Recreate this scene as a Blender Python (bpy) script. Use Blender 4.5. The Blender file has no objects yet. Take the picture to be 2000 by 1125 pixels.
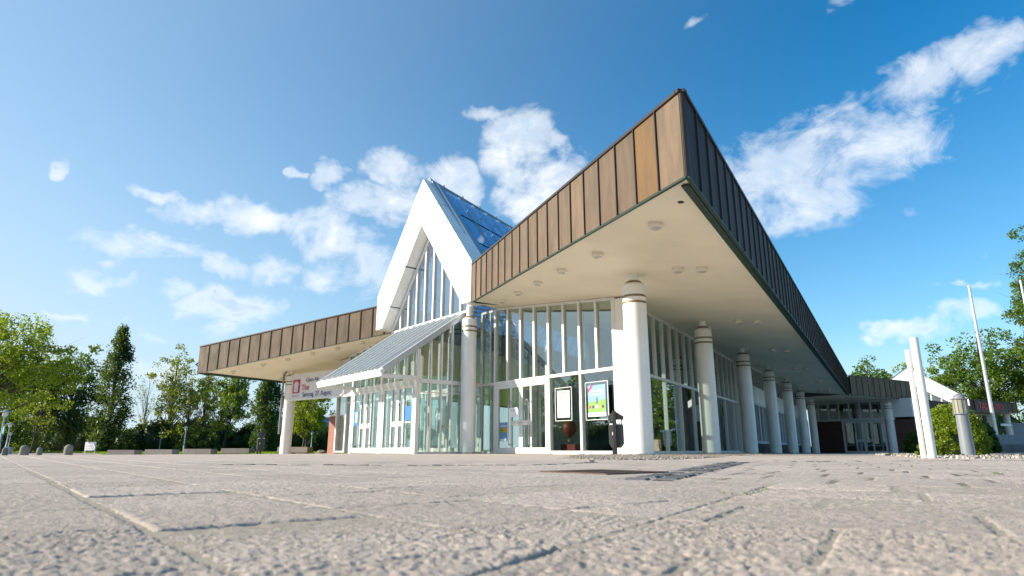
import bpy, math, random
import numpy as np
from mathutils import Vector, Matrix

R = math.radians
rnd = random.Random(11)
SC = bpy.context.scene
COL = SC.collection

# ------------------------------------------------------------------ camera
CAM_H = 0.13
cam_d = bpy.data.cameras.new("camera")
cam = bpy.data.objects.new("camera", cam_d)
COL.objects.link(cam)
cam.location = (0, 0, CAM_H)
cam.rotation_euler = (R(90 + 14.32), 0, 0)
cam_d.sensor_width = 36.0
cam_d.lens = 22.284
cam_d.clip_start = 0.02
cam_d.clip_end = 4000
cam_d.dof.use_dof = True
cam_d.dof.focus_distance = 16.0
cam_d.dof.aperture_fstop = 5.6
SC.camera = cam

# ------------------------------------------------------------------ light, sky, exposure
SUN_EL, SUN_AZ = 21.0, 184.0          # azimuth counted from +X towards +Y
SKY_STRENGTH = 0.115
SUN_STRENGTH = 5.0
SC.view_settings.view_transform = 'Standard'
SC.view_settings.look = 'None'
SC.view_settings.gamma = 1.0
SC.view_settings.use_curve_mapping = False
SC.view_settings.exposure = 0.75
SC.render.engine = 'CYCLES'
SC.cycles.use_denoising = True
SC.cycles.max_bounces = 8
SC.cycles.diffuse_bounces = 4
SC.cycles.glossy_bounces = 4
SC.cycles.transmission_bounces = 4
SC.cycles.transparent_max_bounces = 24
SC.cycles.caustics_reflective = False
SC.cycles.caustics_refractive = False

sun_d = bpy.data.lights.new("sun", 'SUN')
sun_d.energy = SUN_STRENGTH
sun_d.angle = R(0.5)
sun_d.color = (1.0, 0.91, 0.77)
sun = bpy.data.objects.new("sun", sun_d)
COL.objects.link(sun)
tosun = Vector((math.cos(R(SUN_EL)) * math.cos(R(SUN_AZ)), math.cos(R(SUN_EL)) * math.sin(R(SUN_AZ)), math.sin(R(SUN_EL))))
sun.rotation_euler = tosun.to_track_quat('Z', 'Y').to_euler()
sun.location = tosun * 100


class NT:
    """small helper round a node tree"""
    def __init__(s, tree):
        s.t = tree
        s.n = tree.nodes
        s.l = tree.links

    def new(s, typ, **kw):
        n = s.n.new(typ)
        for k, v in kw.items():
            if k.startswith('i_'):
                key = k[2:]
                key = int(key) if key.isdigit() else key.replace('_', ' ')
                n.inputs[key].default_value = v
            else:
                setattr(n, k, v)
        return n

    def link(s, a, b):
        s.l.new(a, b)

    def math(s, op, a, b=None, c=None, clamp=False):
        n = s.n.new('ShaderNodeMath')
        n.operation = op
        n.use_clamp = clamp
        for i, v in enumerate((a, b, c)):
            if v is None:
                continue
            if isinstance(v, (int, float)):
                n.inputs[i].default_value = v
            else:
                s.l.new(v, n.inputs[i])
        return n.outputs[0]

    def mix(s, fac, a, b, blend='MIX'):
        n = s.n.new('ShaderNodeMix')
        n.data_type = 'RGBA'
        n.blend_type = blend
        for i, v in ((0, fac), (6, a), (7, b)):
            if isinstance(v, (int, float)):
                n.inputs[i].default_value = v
            elif isinstance(v, (tuple, list)):
                n.inputs[i].default_value = tuple(v) if len(v) == 4 else (*v, 1)
            else:
                s.l.new(v, n.inputs[i])
        return n.outputs[2]

    def remap(s, v, a, b, c, d, smooth=False):
        n = s.n.new('ShaderNodeMapRange')
        if smooth:
            n.interpolation_type = 'SMOOTHSTEP'
        s.l.new(v, n.inputs[0])
        for i, x in enumerate((a, b, c, d)):
            n.inputs[i + 1].default_value = x
        return n.outputs[0]

    def noise(s, vec, scale, detail=4, rough=0.55, dist=0.0, dims='3D'):
        n = s.n.new('ShaderNodeTexNoise')
        n.noise_dimensions = dims
        n.inputs['Scale'].default_value = scale
        n.inputs['Detail'].default_value = detail
        n.inputs['Roughness'].default_value = rough
        n.inputs['Distortion'].default_value = dist
        if vec is not None:
            s.l.new(vec, n.inputs['Vector'])
        return n.outputs['Fac']


world = bpy.data.worlds.new("World")
SC.world = world
world.use_nodes = True
w = NT(world.node_tree)
w.n.clear()
sky = w.new('ShaderNodeTexSky')
sky.sky_type = 'NISHITA'
sky.sun_disc = False
sky.sun_elevation = R(SUN_EL)
sky.sun_rotation = R(90 - SUN_AZ)
sky.air_density = 1.0
sky.dust_density = 0.25
sky.ozone_density = 2.2
hsv = w.new('ShaderNodeHueSaturation')
hsv.inputs['Saturation'].default_value = 1.32
hsv.inputs['Value'].default_value = 1.0
w.link(w.mix(1.0, sky.outputs[0], (0.86, 1.02, 1.05), 'MULTIPLY'), hsv.inputs['Color'])
tc = w.new('ShaderNodeTexCoord')
sep = w.new('ShaderNodeSeparateXYZ')
w.link(tc.outputs['Generated'], sep.inputs[0])
az = w.math('ARCTAN2', sep.outputs[0], sep.outputs[1])
el = w.math('ARCSINE', sep.outputs[2])
ae = w.new('ShaderNodeCombineXYZ')
w.link(az, ae.inputs[0])
w.link(el, ae.inputs[1])
# hazier air low down and on the sun's side: paler and less yellow than the clear-sky model
sd = w.new('ShaderNodeVectorMath', operation='DOT_PRODUCT')
w.link(tc.outputs['Generated'], sd.inputs[0])
sd.inputs[1].default_value = tuple(tosun)
low = w.math('POWER', w.remap(sep.outputs[2], 0.0, 0.62, 1.0, 0.0), 2.2)
near = w.math('POWER', w.remap(sd.outputs['Value'], -0.35, 1.0, 0.0, 1.0), 1.6)
hz = w.math('ADD', w.math('MULTIPLY', low, 0.46), w.math('MULTIPLY', near, 0.66))
hz = w.math('MAXIMUM', hz, w.remap(sep.outputs[2], -0.02, 0.26, 0.88, 0.0, True))
hz = w.math('MINIMUM', w.math('ADD', hz, w.math('MULTIPLY', w.math('MULTIPLY', low, near), 0.9)), 0.96)
skyb = w.mix(hz, hsv.outputs[0], (3.5, 4.35, 5.0))
wz = w.new('ShaderNodeTexNoise')
wz.inputs['Scale'].default_value = 13.0
wz.inputs['Detail'].default_value = 3.0
wz.inputs['Roughness'].default_value = 0.65
w.link(tc.outputs['Generated'], wz.inputs['Vector'])
wsub = w.new('ShaderNodeVectorMath', operation='SUBTRACT')
wsub.inputs[1].default_value = (0.5, 0.5, 0.5)
w.link(wz.outputs['Color'], wsub.inputs[0])
wsc = w.new('ShaderNodeVectorMath', operation='MULTIPLY')
wsc.inputs[1].default_value = (0.11, 0.075, 0.0)
w.link(wsub.outputs[0], wsc.inputs[0])
aew = w.new('ShaderNodeVectorMath', operation='ADD')
w.link(ae.outputs[0], aew.inputs[0])
w.link(wsc.outputs[0], aew.inputs[1])
# clouds: (azimuth from +Y to the right, elevation, half width, half height, tilt), degrees of sky, and weight
CLOUDS = [
    (26.1, 22.7, 7.25, 4.32, 1, 1.00),
    (32.5, 23.0, 5.67, 2.72, -3, 1.00),
    (29.7, 25.2, 4.17, 2.33, -13, 0.95),
    (35.6, 26.8, 4.55, 2.29, 17, 1.00),
    (40.2, 27.6, 3.26, 2.15, 11, 0.95),
    (23.3, 20.2, 4.49, 2.51, -14, 0.80),
    (42.2, 27.9, 1.73, 1.73, 1, 0.80),
    (0.3, 27.4, 2.61, 4.02, -42, 0.95),
    (3.0, 24.0, 4.41, 2.71, -20, 1.00),
    (-3.1, 29.4, 3.06, 0.86, 11, 0.80),
    (1.0, 21.8, 2.71, 1.81, -1, 0.80),
    (5.0, 26.2, 2.92, 1.36, -30, 0.60),
    (-17.5, 23.5, 2.08, 1.38, 6, 0.90),
    (-11.1, 24.5, 3.16, 1.68, -5, 0.90),
    (-12.9, 21.3, 4.54, 1.86, 4, 1.00),
    (-5.7, 24.0, 2.63, 2.10, -31, 0.90),
    (-17.0, 18.1, 3.64, 2.29, 5, 1.00),
    (-13.3, 16.3, 3.43, 2.98, -36, 0.90),
    (-17.2, 14.3, 2.89, 1.59, 14, 0.85),
    (-26.5, 18.7, 4.95, 1.33, 5, 0.90),
    (-23.1, 18.3, 3.42, 1.28, 7, 0.70),
    (-31.2, 15.4, 4.49, 1.52, -1, 0.95),
    (-23.6, 14.8, 4.82, 1.28, -3, 0.85),
    (-32.7, 12.4, 3.92, 1.10, 0, 0.85),
    (-24.9, 11.5, 4.25, 1.43, 0, 0.90),
    (-31.2, 19.5, 2.24, 0.68, -3, 0.80),
    (-37.2, 20.5, 1.00, 0.52, 14, 0.42),
    (-20.6, 23.4, 0.80, 0.51, 8, 0.60),
    (-25.1, 10.0, 2.57, 1.18, 4, 0.70),
    (-28.9, 12.9, 2.07, 0.65, 2, 0.60),
    (-33.8, 13.7, 1.20, 0.47, 9, 0.60),
    (-36.0, 9.7, 1.43, 0.38, 2, 0.60),
    (-33.2, 9.4, 1.88, 0.46, -6, 0.60),
    (-22.9, 11.4, 2.46, 1.03, 4, 0.70),
    (-30.5, 8.9, 4.75, 1.04, 5, 0.35),
    (-35.2, 6.9, 3.57, 0.94, 5, 0.40),
    (-28.4, 5.8, 5.64, 1.21, 3, 0.35),
    (32.4, 8.9, 3.76, 0.93, 6, 0.90),
    (36.6, 10.0, 2.11, 0.97, 2, 0.75),
    (37.4, 12.1, 1.22, 0.33, 8, 0.55),
    (35.8, 8.4, 1.82, 0.60, -6, 0.50),
    (18.8, 35.8, 1.32, 0.52, 20, 0.42),
    (31.1, 34.2, 2.02, 0.78, -16, 0.55),
    (33.1, 30.5, 0.84, 0.44, -16, 0.30),
    (7.0, 26.6, 1.17, 0.85, -49, 0.40),
    (34.2, 18.0, 0.89, 0.39, -11, 0.28),
    (38.2, 14.1, 1.78, 0.52, -11, 0.30),
    (34.4, 12.0, 1.93, 0.39, -8, 0.30),
]
mask = None
for (ca, ce, cw, ch, ct, cwt) in CLOUDS:
    mp = w.new('ShaderNodeMapping', vector_type='TEXTURE')
    mp.inputs['Location'].default_value = (R(ca), R(ce), 0)
    mp.inputs['Rotation'].default_value = (0, 0, R(ct))
    mp.inputs['Scale'].default_value = (R(cw), R(ch), 1)
    w.link(aew.outputs[0], mp.inputs[0])
    ln = w.new('ShaderNodeVectorMath', operation='LENGTH')
    w.link(mp.outputs[0], ln.inputs[0])
    m = w.remap(ln.outputs['Value'], 0.0, 1.6, cwt, 0.0, True)
    mask = m if mask is None else w.math('MAXIMUM', mask, m)
# the rest of the sky, outside these clouds, carries a few of the same kind
warp = w.noise(tc.outputs['Generated'], 3.2, 3, 0.5)
sepw = w.math('MULTIPLY', warp, 1.0)
far_cl = w.remap(w.noise(tc.outputs['Generated'], 2.3, 2, 0.5), 0.60, 0.78, 0.0, 0.75, True)
back = w.remap(sep.outputs[1], -0.25, 0.1, 1.0, 0.0, True)
mask = w.math('MAXIMUM', mask, w.math('MULTIPLY', far_cl, back))
cmap = w.new('ShaderNodeMapping')
cmap.inputs['Scale'].default_value = (1.0, 1.0, 1.5)
w.link(tc.outputs['Generated'], cmap.inputs[0])
n0 = w.noise(cmap.outputs[0], 4.6, 3, 0.5, 0.4)
n1 = w.noise(cmap.outputs[0], 11.0, 8, 0.66, 0.5)
vo = w.new('ShaderNodeTexVoronoi', feature='SMOOTH_F1')
vo.inputs['Scale'].default_value = 26.0
vo.inputs['Detail'].default_value = 1.0
vo.inputs['Roughness'].default_value = 0.6
vo.inputs['Smoothness'].default_value = 0.35
wv = w.new('ShaderNodeVectorMath', operation='ADD')
w.link(cmap.outputs[0], wv.inputs[0])
sc_ = w.new('ShaderNodeVectorMath', operation='SCALE')
nz = w.new('ShaderNodeTexNoise')
nz.inputs['Scale'].default_value = 14.0
nz.inputs['Detail'].default_value = 2.0
w.link(cmap.outputs[0], nz.inputs['Vector'])
w.link(nz.outputs['Color'], sc_.inputs[0])
sc_.inputs['Scale'].default_value = 0.05
w.link(sc_.outputs[0], wv.inputs[1])
w.link(wv.outputs[0], vo.inputs['Vector'])
puff = w.remap(vo.outputs['Distance'], 0.05, 0.75, 0.5, -0.5)
nn_ = w.math('ADD', w.math('MULTIPLY', w.math('SUBTRACT', n0, 0.5), 1.5), w.math('MULTIPLY', w.math('SUBTRACT', n1, 0.5), 3.4))
nn_ = w.math('ADD', nn_, w.math('MULTIPLY', puff, 0.25))
dens = w.math('ADD', w.math('MULTIPLY', mask, 1.15), w.math('MULTIPLY', nn_, 0.90))
dens = w.math('MULTIPLY', dens, w.remap(mask, 0.03, 0.36, 0.0, 1.0, True))
cov = w.remap(dens, 0.06, 1.20, 0.0, 1.0)
cov = w.math('POWER', cov, 1.1)
thick = w.remap(dens, 0.60, 1.2, 0.0, 1.0, True)
sh = w.noise(cmap.outputs[0], 8.0, 7, 0.62, 0.4)
shd = w.math('MULTIPLY', thick, w.remap(sh, 0.40, 0.62, 0.05, 1.0, True))
ccol = w.mix(shd, (5.6, 5.75, 5.9), (3.1, 3.95, 5.0))
skyc = w.mix(w.math('MULTIPLY', cov, 0.95), skyb, ccol)
bg = w.new('ShaderNodeBackground')
bg.inputs['Strength'].default_value = SKY_STRENGTH
w.link(skyc, bg.inputs['Color'])
wo = w.new('ShaderNodeOutputWorld')
w.link(bg.outputs[0], wo.inputs[0])

# ------------------------------------------------------------------ materials
MATS = {}


def base_mat(name):
    m = bpy.data.materials.new(name)
    m.use_nodes = True
    t = NT(m.node_tree)
    b = t.n['Principled BSDF']
    return m, t, b


def paint(name, col, rough=0.45, var=0.05, vscale=3.0, bump=0.0, bscale=60.0, metallic=0.0, streak=0.0, spec=0.5, rand=0.0):
    """plain coat with weathering: large soft variation, optional vertical streaks, grain"""
    m, t, b = base_mat(name)
    g = t.new('ShaderNodeNewGeometry')
    c = None
    n = t.noise(g.outputs['Position'], vscale, 5, 0.6)
    f = t.remap(n, 0.3, 0.7, 1 - var, 1 + var)
    if streak:
        mp = t.new('ShaderNodeMapping')
        mp.inputs['Scale'].default_value = (9, 9, 0.5)
        t.link(g.outputs['Position'], mp.inputs[0])
        s = t.noise(mp.outputs[0], 1.0, 4, 0.6)
        f = t.math('MULTIPLY', f, t.remap(s, 0.35, 0.75, 1 + streak * 0.3, 1 - streak))
    if rand:
        oi = t.new('ShaderNodeObjectInfo')
        f = t.math('MULTIPLY', f, t.remap(oi.outputs['Random'], 0, 1, 1 - rand, 1 + rand))
    v = t.new('ShaderNodeVectorMath', operation='SCALE')
    v.inputs[0].default_value = col
    t.link(f, v.inputs['Scale'])
    t.link(v.outputs[0], b.inputs['Base Color'])
    b.inputs['Roughness'].default_value = rough
    b.inputs['Metallic'].default_value = metallic
    b.inputs['Specular IOR Level'].default_value = spec
    if bump:
        bn = t.noise(g.outputs['Position'], bscale, 4, 0.65)
        bp = t.new('ShaderNodeBump')
        bp.inputs['Strength'].default_value = bump
        bp.inputs['Distance'].default_value = 0.01
        t.link(bn, bp.inputs['Height'])
        t.link(bp.outputs[0], b.inputs['Normal'])
    MATS[name] = m
    return m


def copper(name, a, b_, rough=0.58):
    m, t, b = base_mat(name)
    g = t.new('ShaderNodeNewGeometry')
    oi = t.new('ShaderNodeObjectInfo')
    off = t.new('ShaderNodeVectorMath', operation='ADD')
    cx = t.new('ShaderNodeCombineXYZ')
    t.link(t.math('MULTIPLY', oi.outputs['Random'], 37.0), cx.inputs[0])
    t.link(g.outputs['Position'], off.inputs[0])
    t.link(cx.outputs[0], off.inputs[1])
    mp = t.new('ShaderNodeMapping')
    mp.inputs['Scale'].default_value = (3.0, 3.0, 0.7)
    t.link(off.outputs[0], mp.inputs[0])
    n = t.noise(mp.outputs[0], 1.3, 6, 0.62, 0.4)
    col = t.mix(t.remap(n, 0.32, 0.68, 0, 1, True), a, b_)
    hv = t.new('ShaderNodeHueSaturation')
    t.link(col, hv.inputs['Color'])
    t.link(t.remap(oi.outputs['Random'], 0, 1, 0.84, 1.14), hv.inputs['Value'])
    fl = t.noise(g.outputs['Position'], 26, 3, 0.7)
    spots = t.remap(fl, 0.70, 0.78, 0.0, 0.35, True)
    col2 = t.mix(spots, hv.outputs[0], (0.17, 0.17, 0.14))
    t.link(col2, b.inputs['Base Color'])
    b.inputs['Metallic'].default_value = 0.0
    b.inputs['Specular IOR Level'].default_value = 0.22
    t.link(t.remap(n, 0.3, 0.7, rough - 0.06, rough + 0.12), b.inputs['Roughness'])
    bp = t.new('ShaderNodeBump')
    bp.inputs['Strength'].default_value = 0.25
    bp.inputs['Distance'].default_value = 0.02
    t.link(t.noise(off.outputs[0], 2.1, 2, 0.4), bp.inputs['Height'])
    t.link(bp.outputs[0], b.inputs['Normal'])
    MATS[name] = m
    return m


def glass(name, tint, r0=0.09, power=5.0, rcol=(1, 1, 1)):
    m = bpy.data.materials.new(name)
    m.use_nodes = True
    t = NT(m.node_tree)
    t.n.clear()
    lw = t.new('ShaderNodeLayerWeight')
    lw.inputs['Blend'].default_value = 0.5
    f = t.math('POWER', lw.outputs['Facing'], power)
    f = t.math('MULTIPLY_ADD', f, 1 - r0, r0)
    tr = t.new('ShaderNodeBsdfTransparent')
    tr.inputs[0].default_value = (*tint, 1)
    gl = t.new('ShaderNodeBsdfGlossy')
    gl.inputs['Roughness'].default_value = 0.0
    gl.inputs['Color'].default_value = (*rcol, 1)
    g = t.new('ShaderNodeNewGeometry')
    bp = t.new('ShaderNodeBump')
    bp.inputs['Strength'].default_value = 0.035
    bp.inputs['Distance'].default_value = 0.05
    oi = t.new('ShaderNodeObjectInfo')
    ad = t.new('ShaderNodeVectorMath', operation='ADD')
    t.link(g.outputs['Position'], ad.inputs[0])
    t.link(oi.outputs['Random'], ad.inputs[1])
    t.link(t.noise(ad.outputs[0], 0.9, 1, 0.4), bp.inputs['Height'])
    t.link(bp.outputs[0], gl.inputs['Normal'])
    mx = t.new('ShaderNodeMixShader')
    t.link(f, mx.inputs[0])
    t.link(tr.outputs[0], mx.inputs[1])
    t.link(gl.outputs[0], mx.inputs[2])
    o = t.new('ShaderNodeOutputMaterial')
    t.link(mx.outputs[0], o.inputs[0])
    MATS[name] = m
    return m


def milky(name, tint, r0, body, fac):
    """old wired glass: part clear, part milky"""
    m = glass(name, tint, r0, 4.0)
    t = NT(m.node_tree)
    out = [n for n in t.n if n.type == 'OUTPUT_MATERIAL'][0]
    src = out.inputs[0].links[0].from_socket
    d = t.new('ShaderNodeBsdfDiffuse')
    d.inputs[0].default_value = (*body, 1)
    tl = t.new('ShaderNodeBsdfTranslucent')
    tl.inputs[0].default_value = (*body, 1)
    a = t.new('ShaderNodeMixShader')
    a.inputs[0].default_value = 0.5
    t.link(d.outputs[0], a.inputs[1])
    t.link(tl.outputs[0], a.inputs[2])
    b = t.new('ShaderNodeMixShader')
    b.inputs[0].default_value = fac
    t.link(src, b.inputs[1])
    t.link(a.outputs[0], b.inputs[2])
    t.link(b.outputs[0], out.inputs[0])
    return m


def leaf_mat(name, a, b_, trans=0.45):
    m = bpy.data.materials.new(name)
    m.use_nodes = True
    t = NT(m.node_tree)
    t.n.clear()
    g = t.new('ShaderNodeNewGeometry')
    oi = t.new('ShaderNodeObjectInfo')
    n = t.noise(g.outputs['Position'], 0.6, 3, 0.6)
    f = t.math('ADD', t.math('MULTIPLY', g.outputs['Random Per Island'], 0.6), t.math('MULTIPLY', n, 0.5))
    col = t.mix(t.remap(f, 0.2, 0.85, 0, 1), a, b_)
    hv = t.new('ShaderNodeHueSaturation')
    t.link(col, hv.inputs['Color'])
    t.link(t.remap(oi.outputs['Random'], 0, 1, 0.85, 1.15), hv.inputs['Value'])
    d = t.new('ShaderNodeBsdfDiffuse')
    tl = t.new('ShaderNodeBsdfTranslucent')
    t.link(hv.outputs[0], d.inputs[0])
    warm = t.mix(0.55, hv.outputs[0], (0.26, 0.34, 0.015))
    t.link(warm, tl.inputs[0])
    mx = t.new('ShaderNodeMixShader')
    mx.inputs[0].default_value = trans
    t.link(d.outputs[0], mx.inputs[1])
    t.link(tl.outputs[0], mx.inputs[2])
    gl = t.new('ShaderNodeBsdfGlossy')
    gl.inputs['Roughness'].default_value = 0.45
    gl.inputs['Color'].default_value = (0.8, 0.85, 0.8, 1)
    m2 = t.new('ShaderNodeMixShader')
    m2.inputs[0].default_value = 0.035
    t.link(mx.outputs[0], m2.inputs[1])
    t.link(gl.outputs[0], m2.inputs[2])
    o = t.new('ShaderNodeOutputMaterial')
    t.link(m2.outputs[0], o.inputs[0])
    MATS[name] = m
    return m


def stone_mat(name, a, b_, scale=60.0, bump=0.6, rough=0.9, dist=0.004, spots=(0.03, 0.028, 0.026), pale=(0.5, 0.47, 0.43), rand=0.08):
    m, t, b = base_mat(name)
    g = t.new('ShaderNodeNewGeometry')
    oi = t.new('ShaderNodeObjectInfo')
    P = g.outputs['Position']
    big = t.noise(P, 1.4, 5, 0.6)
    mid = t.noise(P, scale * 0.25, 5, 0.65)
    fine = t.noise(P, scale * 2.2, 4, 0.7)
    f = t.math('ADD', t.math('MULTIPLY', big, 0.45), t.math('MULTIPLY', mid, 0.55))
    col = t.mix(t.remap(f, 0.35, 0.65, 0, 1, True), a, b_)
    dark = t.remap(fine, 0.30, 0.40, 0.55, 0.0, True)
    col = t.mix(dark, col, spots)
    pal = t.remap(t.noise(P, scale * 1.4, 3, 0.7), 0.60, 0.72, 0.0, 0.6, True)
    col = t.mix(pal, col, pale)
    hv = t.new('ShaderNodeHueSaturation')
    t.link(col, hv.inputs['Color'])
    t.link(t.remap(oi.outputs['Random'], 0, 1, 1 - rand, 1 + rand), hv.inputs['Value'])
    t.link(hv.outputs[0], b.inputs['Base Color'])
    b.inputs['Roughness'].default_value = rough
    b.inputs['Specular IOR Level'].default_value = 0.25
    bp = t.new('ShaderNodeBump')
    bp.inputs['Strength'].default_value = bump
    bp.inputs['Distance'].default_value = dist
    h = t.math('ADD', t.math('MULTIPLY', t.noise(P, scale, 6, 0.7), 1.0), t.math('MULTIPLY', fine, 0.5))
    t.link(h, bp.inputs['Height'])
    t.link(bp.outputs[0], b.inputs['Normal'])
    MATS[name] = m
    return m


def brick_mat(name, c1, c2, mortar, origin, xdir):
    """courses of brick on a wall whose horizontal runs along xdir; too small in the picture to build singly"""
    m, t, b = base_mat(name)
    g = t.new('ShaderNodeNewGeometry')
    dt = t.new('ShaderNodeVectorMath', operation='DOT_PRODUCT')
    t.link(g.outputs['Position'], dt.inputs[0])
    dt.inputs[1].default_value = (*xdir, 0)
    sp = t.new('ShaderNodeSeparateXYZ')
    t.link(g.outputs['Position'], sp.inputs[0])
    cx = t.new('ShaderNodeCombineXYZ')
    t.link(dt.outputs['Value'], cx.inputs[0])
    t.link(sp.outputs[2], cx.inputs[1])
    br = t.new('ShaderNodeTexBrick')
    t.link(cx.outputs[0], br.inputs['Vector'])
    br.inputs['Color1'].default_value = (*c1, 1)
    br.inputs['Color2'].default_value = (*c2, 1)
    br.inputs['Mortar'].default_value = (*mortar, 1)
    br.inputs['Scale'].default_value = 1.0
    br.inputs['Brick Width'].default_value = 0.25
    br.inputs['Row Height'].default_value = 0.083
    br.inputs['Mortar Size'].default_value = 0.007
    t.link(br.outputs['Color'], b.inputs['Base Color'])
    b.inputs['Roughness'].default_value = 0.85
    bp = t.new('ShaderNodeBump')
    bp.inputs['Distance'].default_value = 0.01
    bp.inputs['Strength'].default_value = 0.6
    bp.invert = True
    t.link(br.outputs['Fac'], bp.inputs['Height'])
    t.link(bp.outputs[0], b.inputs['Normal'])
    MATS[name] = m
    return m


paint('white_metal', (0.78, 0.78, 0.77), 0.35, 0.04, 1.2, streak=0.05)
paint('white_panel', (0.86, 0.85, 0.83), 0.32, 0.035, 0.8, streak=0.07)
paint('column_white', (0.84, 0.835, 0.82), 0.38, 0.06, 1.4, bump=0.08, bscale=40, streak=0.08)
paint('soffit_cream', (0.89, 0.83, 0.66), 0.7, 0.08, 0.45, bump=0.05, bscale=30)
paint('lamp_cream', (0.80, 0.76, 0.66), 0.5, 0.02)
paint('lamp_lens', (0.55, 0.53, 0.48), 0.25, 0.05)
paint('ring_gold', (0.26, 0.19, 0.11), 0.45, 0.35, 14, streak=0.4)
paint('dark_trim', (0.045, 0.035, 0.03), 0.45, 0.1, metallic=0.3)
paint('green_trim', (0.008, 0.040, 0.026), 0.5, 0.1)
paint('deck_grey', (0.12, 0.12, 0.12), 0.9)
paint('gutter_white', (0.82, 0.82, 0.80), 0.35, 0.03)
paint('roof_grey', (0.50, 0.54, 0.58), 0.3, 0.05, metallic=0.3)
paint('verge_grey', (0.33, 0.38, 0.45), 0.35, 0.05, metallic=0.5)
paint('steel', (0.42, 0.42, 0.42), 0.3, 0.08, metallic=0.85)
paint('pipe_grey', (0.22, 0.23, 0.24), 0.4, 0.1, metallic=0.4)
paint('black_metal', (0.022, 0.022, 0.024), 0.4, 0.1)
paint('bin_grey', (0.045, 0.048, 0.052), 0.45, 0.15)
paint('pole_white', (0.70, 0.70, 0.70), 0.3, 0.03, streak=0.04)
paint('pole_metal', (0.62, 0.62, 0.62), 0.3, 0.06, metallic=0.4, streak=0.06)
paint('bollard_grey_shaded', (0.20, 0.22, 0.25), 0.4, 0.06)  # grey taken darker and bluer, shade put into the colour
paint('lantern_glass', (0.30, 0.29, 0.20), 0.3, 0.1)
paint('lamp_blue', (0.36, 0.42, 0.48), 0.4, 0.05)
paint('banner_white', (0.74, 0.75, 0.80), 0.6, 0.03)
paint('crimson', (0.42, 0.02, 0.12), 0.6, 0.06)
paint('ink_red', (0.50, 0.03, 0.10), 0.6)
paint('ink_blue', (0.05, 0.07, 0.26), 0.6)
paint('ink_grey', (0.32, 0.34, 0.46), 0.6)
paint('sign_red', (0.75, 0.02, 0.03), 0.4)
paint('sign_dark', (0.02, 0.016, 0.02), 0.5)
paint('flag_blue', (0.02, 0.045, 0.26), 0.6)
paint('teal', (0.02, 0.24, 0.20), 0.6)
paint('poster_white', (0.86, 0.86, 0.87), 0.5, 0.02)
paint('poster_blue', (0.16, 0.33, 0.62), 0.45, 0.15, 4)
paint('poster_green', (0.15, 0.33, 0.05), 0.45, 0.15, 5)
paint('poster_orange', (0.70, 0.30, 0.06), 0.5)
paint('poster_sky', (0.38, 0.56, 0.82), 0.5)
paint('door_blue', (0.02, 0.17, 0.60), 0.5)
paint('balloon_red', (0.17, 0.03, 0.012), 0.5, 0.4, 9)
paint('inner_floor', (0.22, 0.20, 0.18), 0.25, 0.1)
paint('inner_wall', (0.50, 0.54, 0.56), 0.8, 0.08)
paint('reflected_car_red', (0.20, 0.012, 0.014), 0.4)  # red of a parked car's reflection, given to a solid block
paint('white_shaded', (0.60, 0.62, 0.64), 0.4, 0.04)  # white with the canopy's bluish shade put into the colour
paint('far_grey', (0.20, 0.23, 0.27), 0.7, 0.08, 0.3)
paint('far_blue', (0.20, 0.30, 0.44), 0.6, 0.06, 0.3)
paint('far_white', (0.55, 0.57, 0.60), 0.6, 0.05, 0.3)
paint('far_glass', (0.04, 0.05, 0.06), 0.15)
paint('bark', (0.085, 0.065, 0.048), 0.9, 0.3, 6, bump=0.5, bscale=14)
paint('bark_pale', (0.30, 0.27, 0.23), 0.85, 0.3, 6)
paint('sand', (0.40, 0.34, 0.265), 0.95, 0.18, 40, bump=0.6, bscale=300)
paint('joint_soil', (0.17, 0.14, 0.105), 0.95, 0.25, 30)
paint('iron', (0.10, 0.06, 0.045), 0.6, 0.25, 20, metallic=0.5)
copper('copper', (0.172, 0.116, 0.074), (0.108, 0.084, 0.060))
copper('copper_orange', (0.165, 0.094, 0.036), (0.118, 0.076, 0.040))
copper('copper_shaded', (0.050, 0.034, 0.026), (0.036, 0.027, 0.023))  # shaded copy of the copper for faces turned from the sun
glass('glass', (0.86, 0.93, 0.90), 0.19)
glass('glass_gable', (0.86, 0.93, 0.93), 0.24, 3.5)
glass('glass_roof', (0.55, 0.70, 0.88), 0.30, 3.5, (0.80, 0.92, 1.0))
milky('glass_porch', (0.80, 0.87, 0.88), 0.20, (0.78, 0.84, 0.87), 0.55)
leaf_mat('leaf_yellow', (0.22, 0.32, 0.012), (0.38, 0.42, 0.018), 0.55)
leaf_mat('leaf_mid', (0.075, 0.165, 0.018), (0.150, 0.240, 0.024), 0.5)
leaf_mat('leaf_dark', (0.022, 0.066, 0.018), (0.045, 0.105, 0.024), 0.38)
leaf_mat('leaf_pale', (0.24, 0.27, 0.030), (0.36, 0.34, 0.04), 0.5)
leaf_mat('leaf_bush', (0.15, 0.26, 0.012), (0.28, 0.37, 0.018), 0.4)
leaf_mat('leaf_hedge', (0.020, 0.052, 0.014), (0.042, 0.085, 0.020), 0.3)
leaf_mat('grass', (0.15, 0.30, 0.012), (0.24, 0.40, 0.02), 0.5)
paint('far_grass', (0.09, 0.13, 0.03), 0.95, 0.25, 0.5)
paint('dim_backing', (0.045, 0.055, 0.055), 0.8, 0.1)  # dark tone stands in for the dim interior behind the glass
stone_mat('paver_stone', (0.45, 0.378, 0.322), (0.55, 0.466, 0.395), 105, 0.9, dist=0.006, spots=(0.06, 0.055, 0.055), pale=(0.62, 0.57, 0.52))
stone_mat('paver_far', (0.49, 0.405, 0.32), (0.55, 0.46, 0.37), 55, 0.5, dist=0.006)
stone_mat('bench_concrete', (0.26, 0.225, 0.205), (0.33, 0.29, 0.265), 30, 0.5, dist=0.01)
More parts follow.
